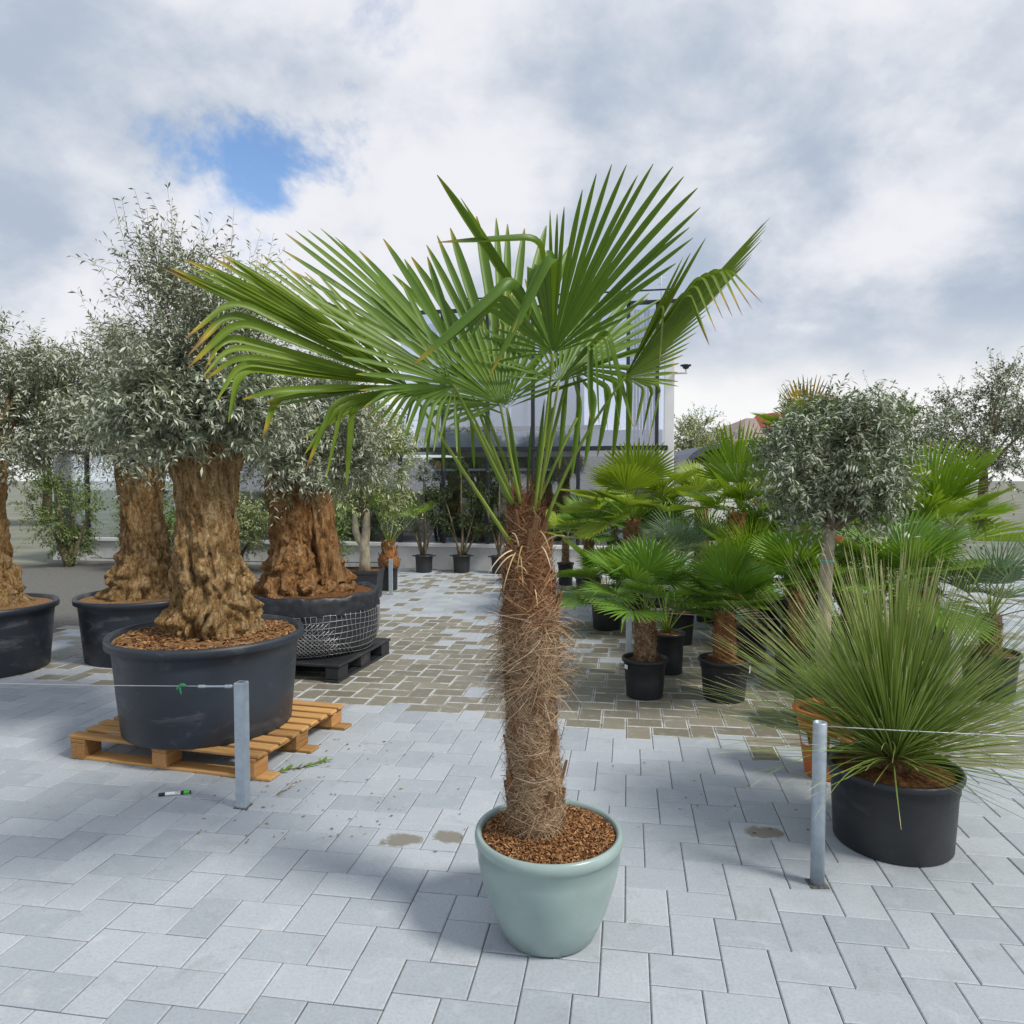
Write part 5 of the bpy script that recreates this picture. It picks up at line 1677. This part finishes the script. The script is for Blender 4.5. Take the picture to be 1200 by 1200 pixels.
topiary('cloud-pruned boxwood in black pot by the glass, right behind the shaggy palm trunk', (P(586, 670, 12.6).x, 12.6, 0), [(0.0, 0, 1.75, 0.17), (-0.28, 0, 1.35, 0.18), (0.25, 0, 1.2, 0.2), (-0.05, 0, 0.85, 0.2), (0.25, 0, 0.75, 0.15)], seed=3)
def bush(label, loc, h, w, seed, mat='shrub', n=420, name='shrub', leaf=0.05, cat='shrub'):
    e = empty(name, loc)
    tag(e, label, cat)
    cl_ = clusters((0, 0, h * 0.58), (w * 0.42, w * 0.38, h * 0.40), 22, seed, (w * 0.14, w * 0.26))
    for i in range(5):
        c = Vector(cl_[i * 4][:3])
        MB().tube(bez((rng.uniform(-0.05, 0.05), rng.uniform(-0.05, 0.05), 0), c * 0.5 + Vector((0, 0, 0.1)), c, 6), [0.03 * h, 0.026 * h, 0.022 * h, 0.018 * h, 0.012 * h, 0.006 * h], 6).build('stem', MAT['twig'], e)
    foliage('crown', e, mat, cl_, n, 18, w * 0.2, leaf, leaf * 0.42, 0.3, seed + 90, twig_r=0.002)
    return e
def at_front(px, dep, z=0.0):
    p = F0 + fx * fs_at(px) + fy * dep
    return (p.x, p.y, z)
bush('dark leafy indoor plant behind the glass left of centre', at_front(500, 1.2, 0.05), 1.7, 1.0, 31, 'box')
bush('dark leafy indoor plant behind the glass near the shaggy trunk', at_front(560, 1.4, 0.05), 1.6, 1.1, 32, 'shrub')
bush('tall indoor plant behind the glass right of the shaggy trunk', at_front(650, 1.2, 0.05), 1.7, 1.0, 33, 'shrub')
bush('indoor plant behind the glass at the right corner', at_front(715, 1.3, 0.05), 1.5, 1.0, 34, 'box')
for i, (px, lb) in enumerate(((120, 'green shrub by the low wall farthest left'), (225, 'green shrub by the low wall behind the knotted bole'), (302, 'bright green shrub by the low wall between the two old olives'), (395, 'green shrub by the low wall behind the cleft stump'))):
    p = at_front(px, -0.9)
    bush(lb, p, 1.75 if i != 2 else 1.6, 1.3, 40 + i, 'shrub' if i != 2 else 'olive_lime', 600)
# yellow lantern-like ball on the indoor shelf
yb = MB().lathe([(0.0, 0), (0.05, 0.005), (0.07, 0.05), (0.06, 0.11), (0.03, 0.13), (0.025, 0.15), (0, 0.152)], 16)
o = yb.build('yellow_vase', plain('yellow_glaze', (0.75, 0.45, 0.02), 0.4))
o.location = at_front(505, 0.46, 1.80)
tag(o, 'small yellow vase on the white shelf behind the glass', 'vase')

# ================================================================== far background
def house(label, px, D, w, wall_h, roof_h, depth, rz, roof='grey_tile'):
    e = empty('house', (P(px, 600, D).x, D, 0), rz)
    tag(e, label, 'house')
    hw, hd = w / 2, depth / 2
    MB().box((0, 0, wall_h / 2), (w, depth, wall_h)).build('wall', MAT['render'], e, smooth=False)
    ov = 0.5
    vs = [(-hw - ov, -hd - ov, wall_h - 0.2), (hw + ov, -hd - ov, wall_h - 0.2), (hw + ov, hd + ov, wall_h - 0.2), (-hw - ov, hd + ov, wall_h - 0.2), (-hw * 0.25, 0, wall_h + roof_h), (hw * 0.25, 0, wall_h + roof_h)]
    rf = MB().add(vs, [(0, 1, 5, 4), (1, 2, 5), (2, 3, 4, 5), (3, 0, 4), (3, 2, 1, 0)]).build('roof', MAT[roof], e, smooth=False)
    # small red gable on the front of the roof
    g0 = MB().add([(-1.15, -hd - 0.3, wall_h + roof_h * 0.42), (1.15, -hd - 0.3, wall_h + roof_h * 0.42), (0, -hd - 0.3, wall_h + roof_h * 1.15), (-1.15, 0.3, wall_h + roof_h * 0.42), (1.15, 0.3, wall_h + roof_h * 0.42), (0, 0.3, wall_h + roof_h * 1.15)],
        [(0, 3, 5, 2), (1, 2, 5, 4)]).build('gable_roof', MAT['red_tile'], rf, smooth=False)
    MB().add([(-1.0, -hd - 0.1, wall_h + roof_h * 0.3), (1.0, -hd - 0.1, wall_h + roof_h * 0.3), (0, -hd - 0.1, wall_h + roof_h * 1.05)], [(0, 1, 2)]).build('gable_wall', MAT['render'], rf, smooth=False)
    for x in (-w * 0.3, 0, w * 0.3):
        wd = MB().box((x, -hd - 0.02, wall_h * 0.62), (1.1, 0.08, 1.4)).build('window', MAT['white'], e, smooth=False)
        MB().box((x, -hd - 0.07, wall_h * 0.62), (0.9, 0.04, 1.2)).build('pane', MAT['frame'], wd, smooth=False)
    return e
house('distant house with grey roof and small red-tiled gable above the palms', 888, 46, 7, 3.9, 1.5, 7, 0.25)
# navy curved roof of a shed and a pale container box
sh = empty('shed', (P(826, 540, 24).x, 24, 0))
tag(sh, 'distant shed with curved navy sheet roof', 'shed')
MB().box((0, 0, 1.05), (2.0, 3.0, 2.1)).build('wall', MAT['concrete'], sh, smooth=False)
vs, fs = [], []
for k in range(13):
    t = PI * k / 12
    for r_, y in ((1.15, -1.7), (1.15, 1.7), (0.98, 1.7), (0.98, -1.7)):
        vs.append((math.cos(t) * r_, y, 1.75 + math.sin(t) * r_ * 0.8))
for k in range(12):
    for j in range(4):
        fs.append((k * 4 + j, k * 4 + (j + 1) % 4, k * 4 + 4 + (j + 1) % 4, k * 4 + 4 + j))
MB().add(vs, fs).build('roof', MAT['navy'], sh, smooth=False)
cb = empty('container_box', (P(800, 540, 26).x, 26, 0))
tag(cb, 'distant pale grey container standing beside the navy shed', 'container')
MB().bbox((0, 0, 1.15), (1.4, 2.5, 2.3), bev=0.03).build('body', MAT['concrete'], cb, smooth=False)
MB().bbox((0, 0, 2.34), (1.5, 2.6, 0.08), bev=0.02).build('lid', MAT['white'], cb, smooth=False)
def far_tree(label, px, D, h, w, seed, mat='shrub'):
    e = empty('tree', (P(px, 600, D).x, D, 0))
    tag(e, label, 'tree')
    MB().tube([(0, 0, 0), (0.05, 0, h * 0.3), (0, 0.05, h * 0.6)], [h * 0.035, h * 0.025, h * 0.012], 8).build('trunk', MAT['twig'], e)
    cl_ = clusters((0, 0, h * 0.62), (w * 0.42, w * 0.42, h * 0.34), 34, seed, (w * 0.10, w * 0.18))
    limbs(e, (0, 0, h * 0.35), cl_[::3], h * 0.012, MAT['twig'], seed)
    foliage('crown', e, mat, cl_, 900, 14, w * 0.14, w * 0.03, w * 0.014, 0.3, seed + 70, twig_r=0.01)
    return e
far_tree('distant bare-topped tree above the navy shed', 816, 30, 4.1, 3.6, 61, 'olive_lime')
for i, (px, D, h, lb) in enumerate(((960, 34, 5.0, 'distant tree behind the round olive'), (1040, 30, 5.0, 'distant tree to the right of the house'), (1150, 26, 5.6, 'distant tree farthest right beyond the palms'), (55, 27, 5.4, 'distant tree beyond the low wing on the far left'), (-60, 24, 5.8, 'distant tree farthest left beyond the olive row'))):
    far_tree(lb, px, D, h, 4.4, 71 + i, 'shrub' if i % 2 else 'olive_dark')
# plants that close the row at far right
small_palm('lime-green fan palm at the right end of the plant row', (P(1090, 600, 6.6).x, 6.6, 0), 0.22, 0.38, 0.7, 0.085, 'lime', 11, 0.85, 21, bark='bark_orange', lo=5, hi=80)
small_palm('dark broad-leaved palm right of the round olive', (P(1060, 600, 5.6).x, 5.6, 0), 0.2, 0.34, 0.45, 0.08, 'wide', 13, 1.05, 22, lo=-5, hi=75)
small_palm('blue-grey spiky dwarf palm at the right end of the plant row', (P(1165, 600, 5.4).x, 5.4, 0), 0.2, 0.34, 0.3, 0.07, 'blue', 16, 1.3, 23, lo=0)
bush('dense green shrub behind the reddish-trunked palm', (P(925, 600, 8.2).x, 8.2, 0), 1.5, 1.5, 81, 'shrub', 500)
bush('dense green shrub behind the round olive', (P(1010, 600, 7.6).x, 7.6, 0), 1.6, 1.6, 82, 'shrub', 500)
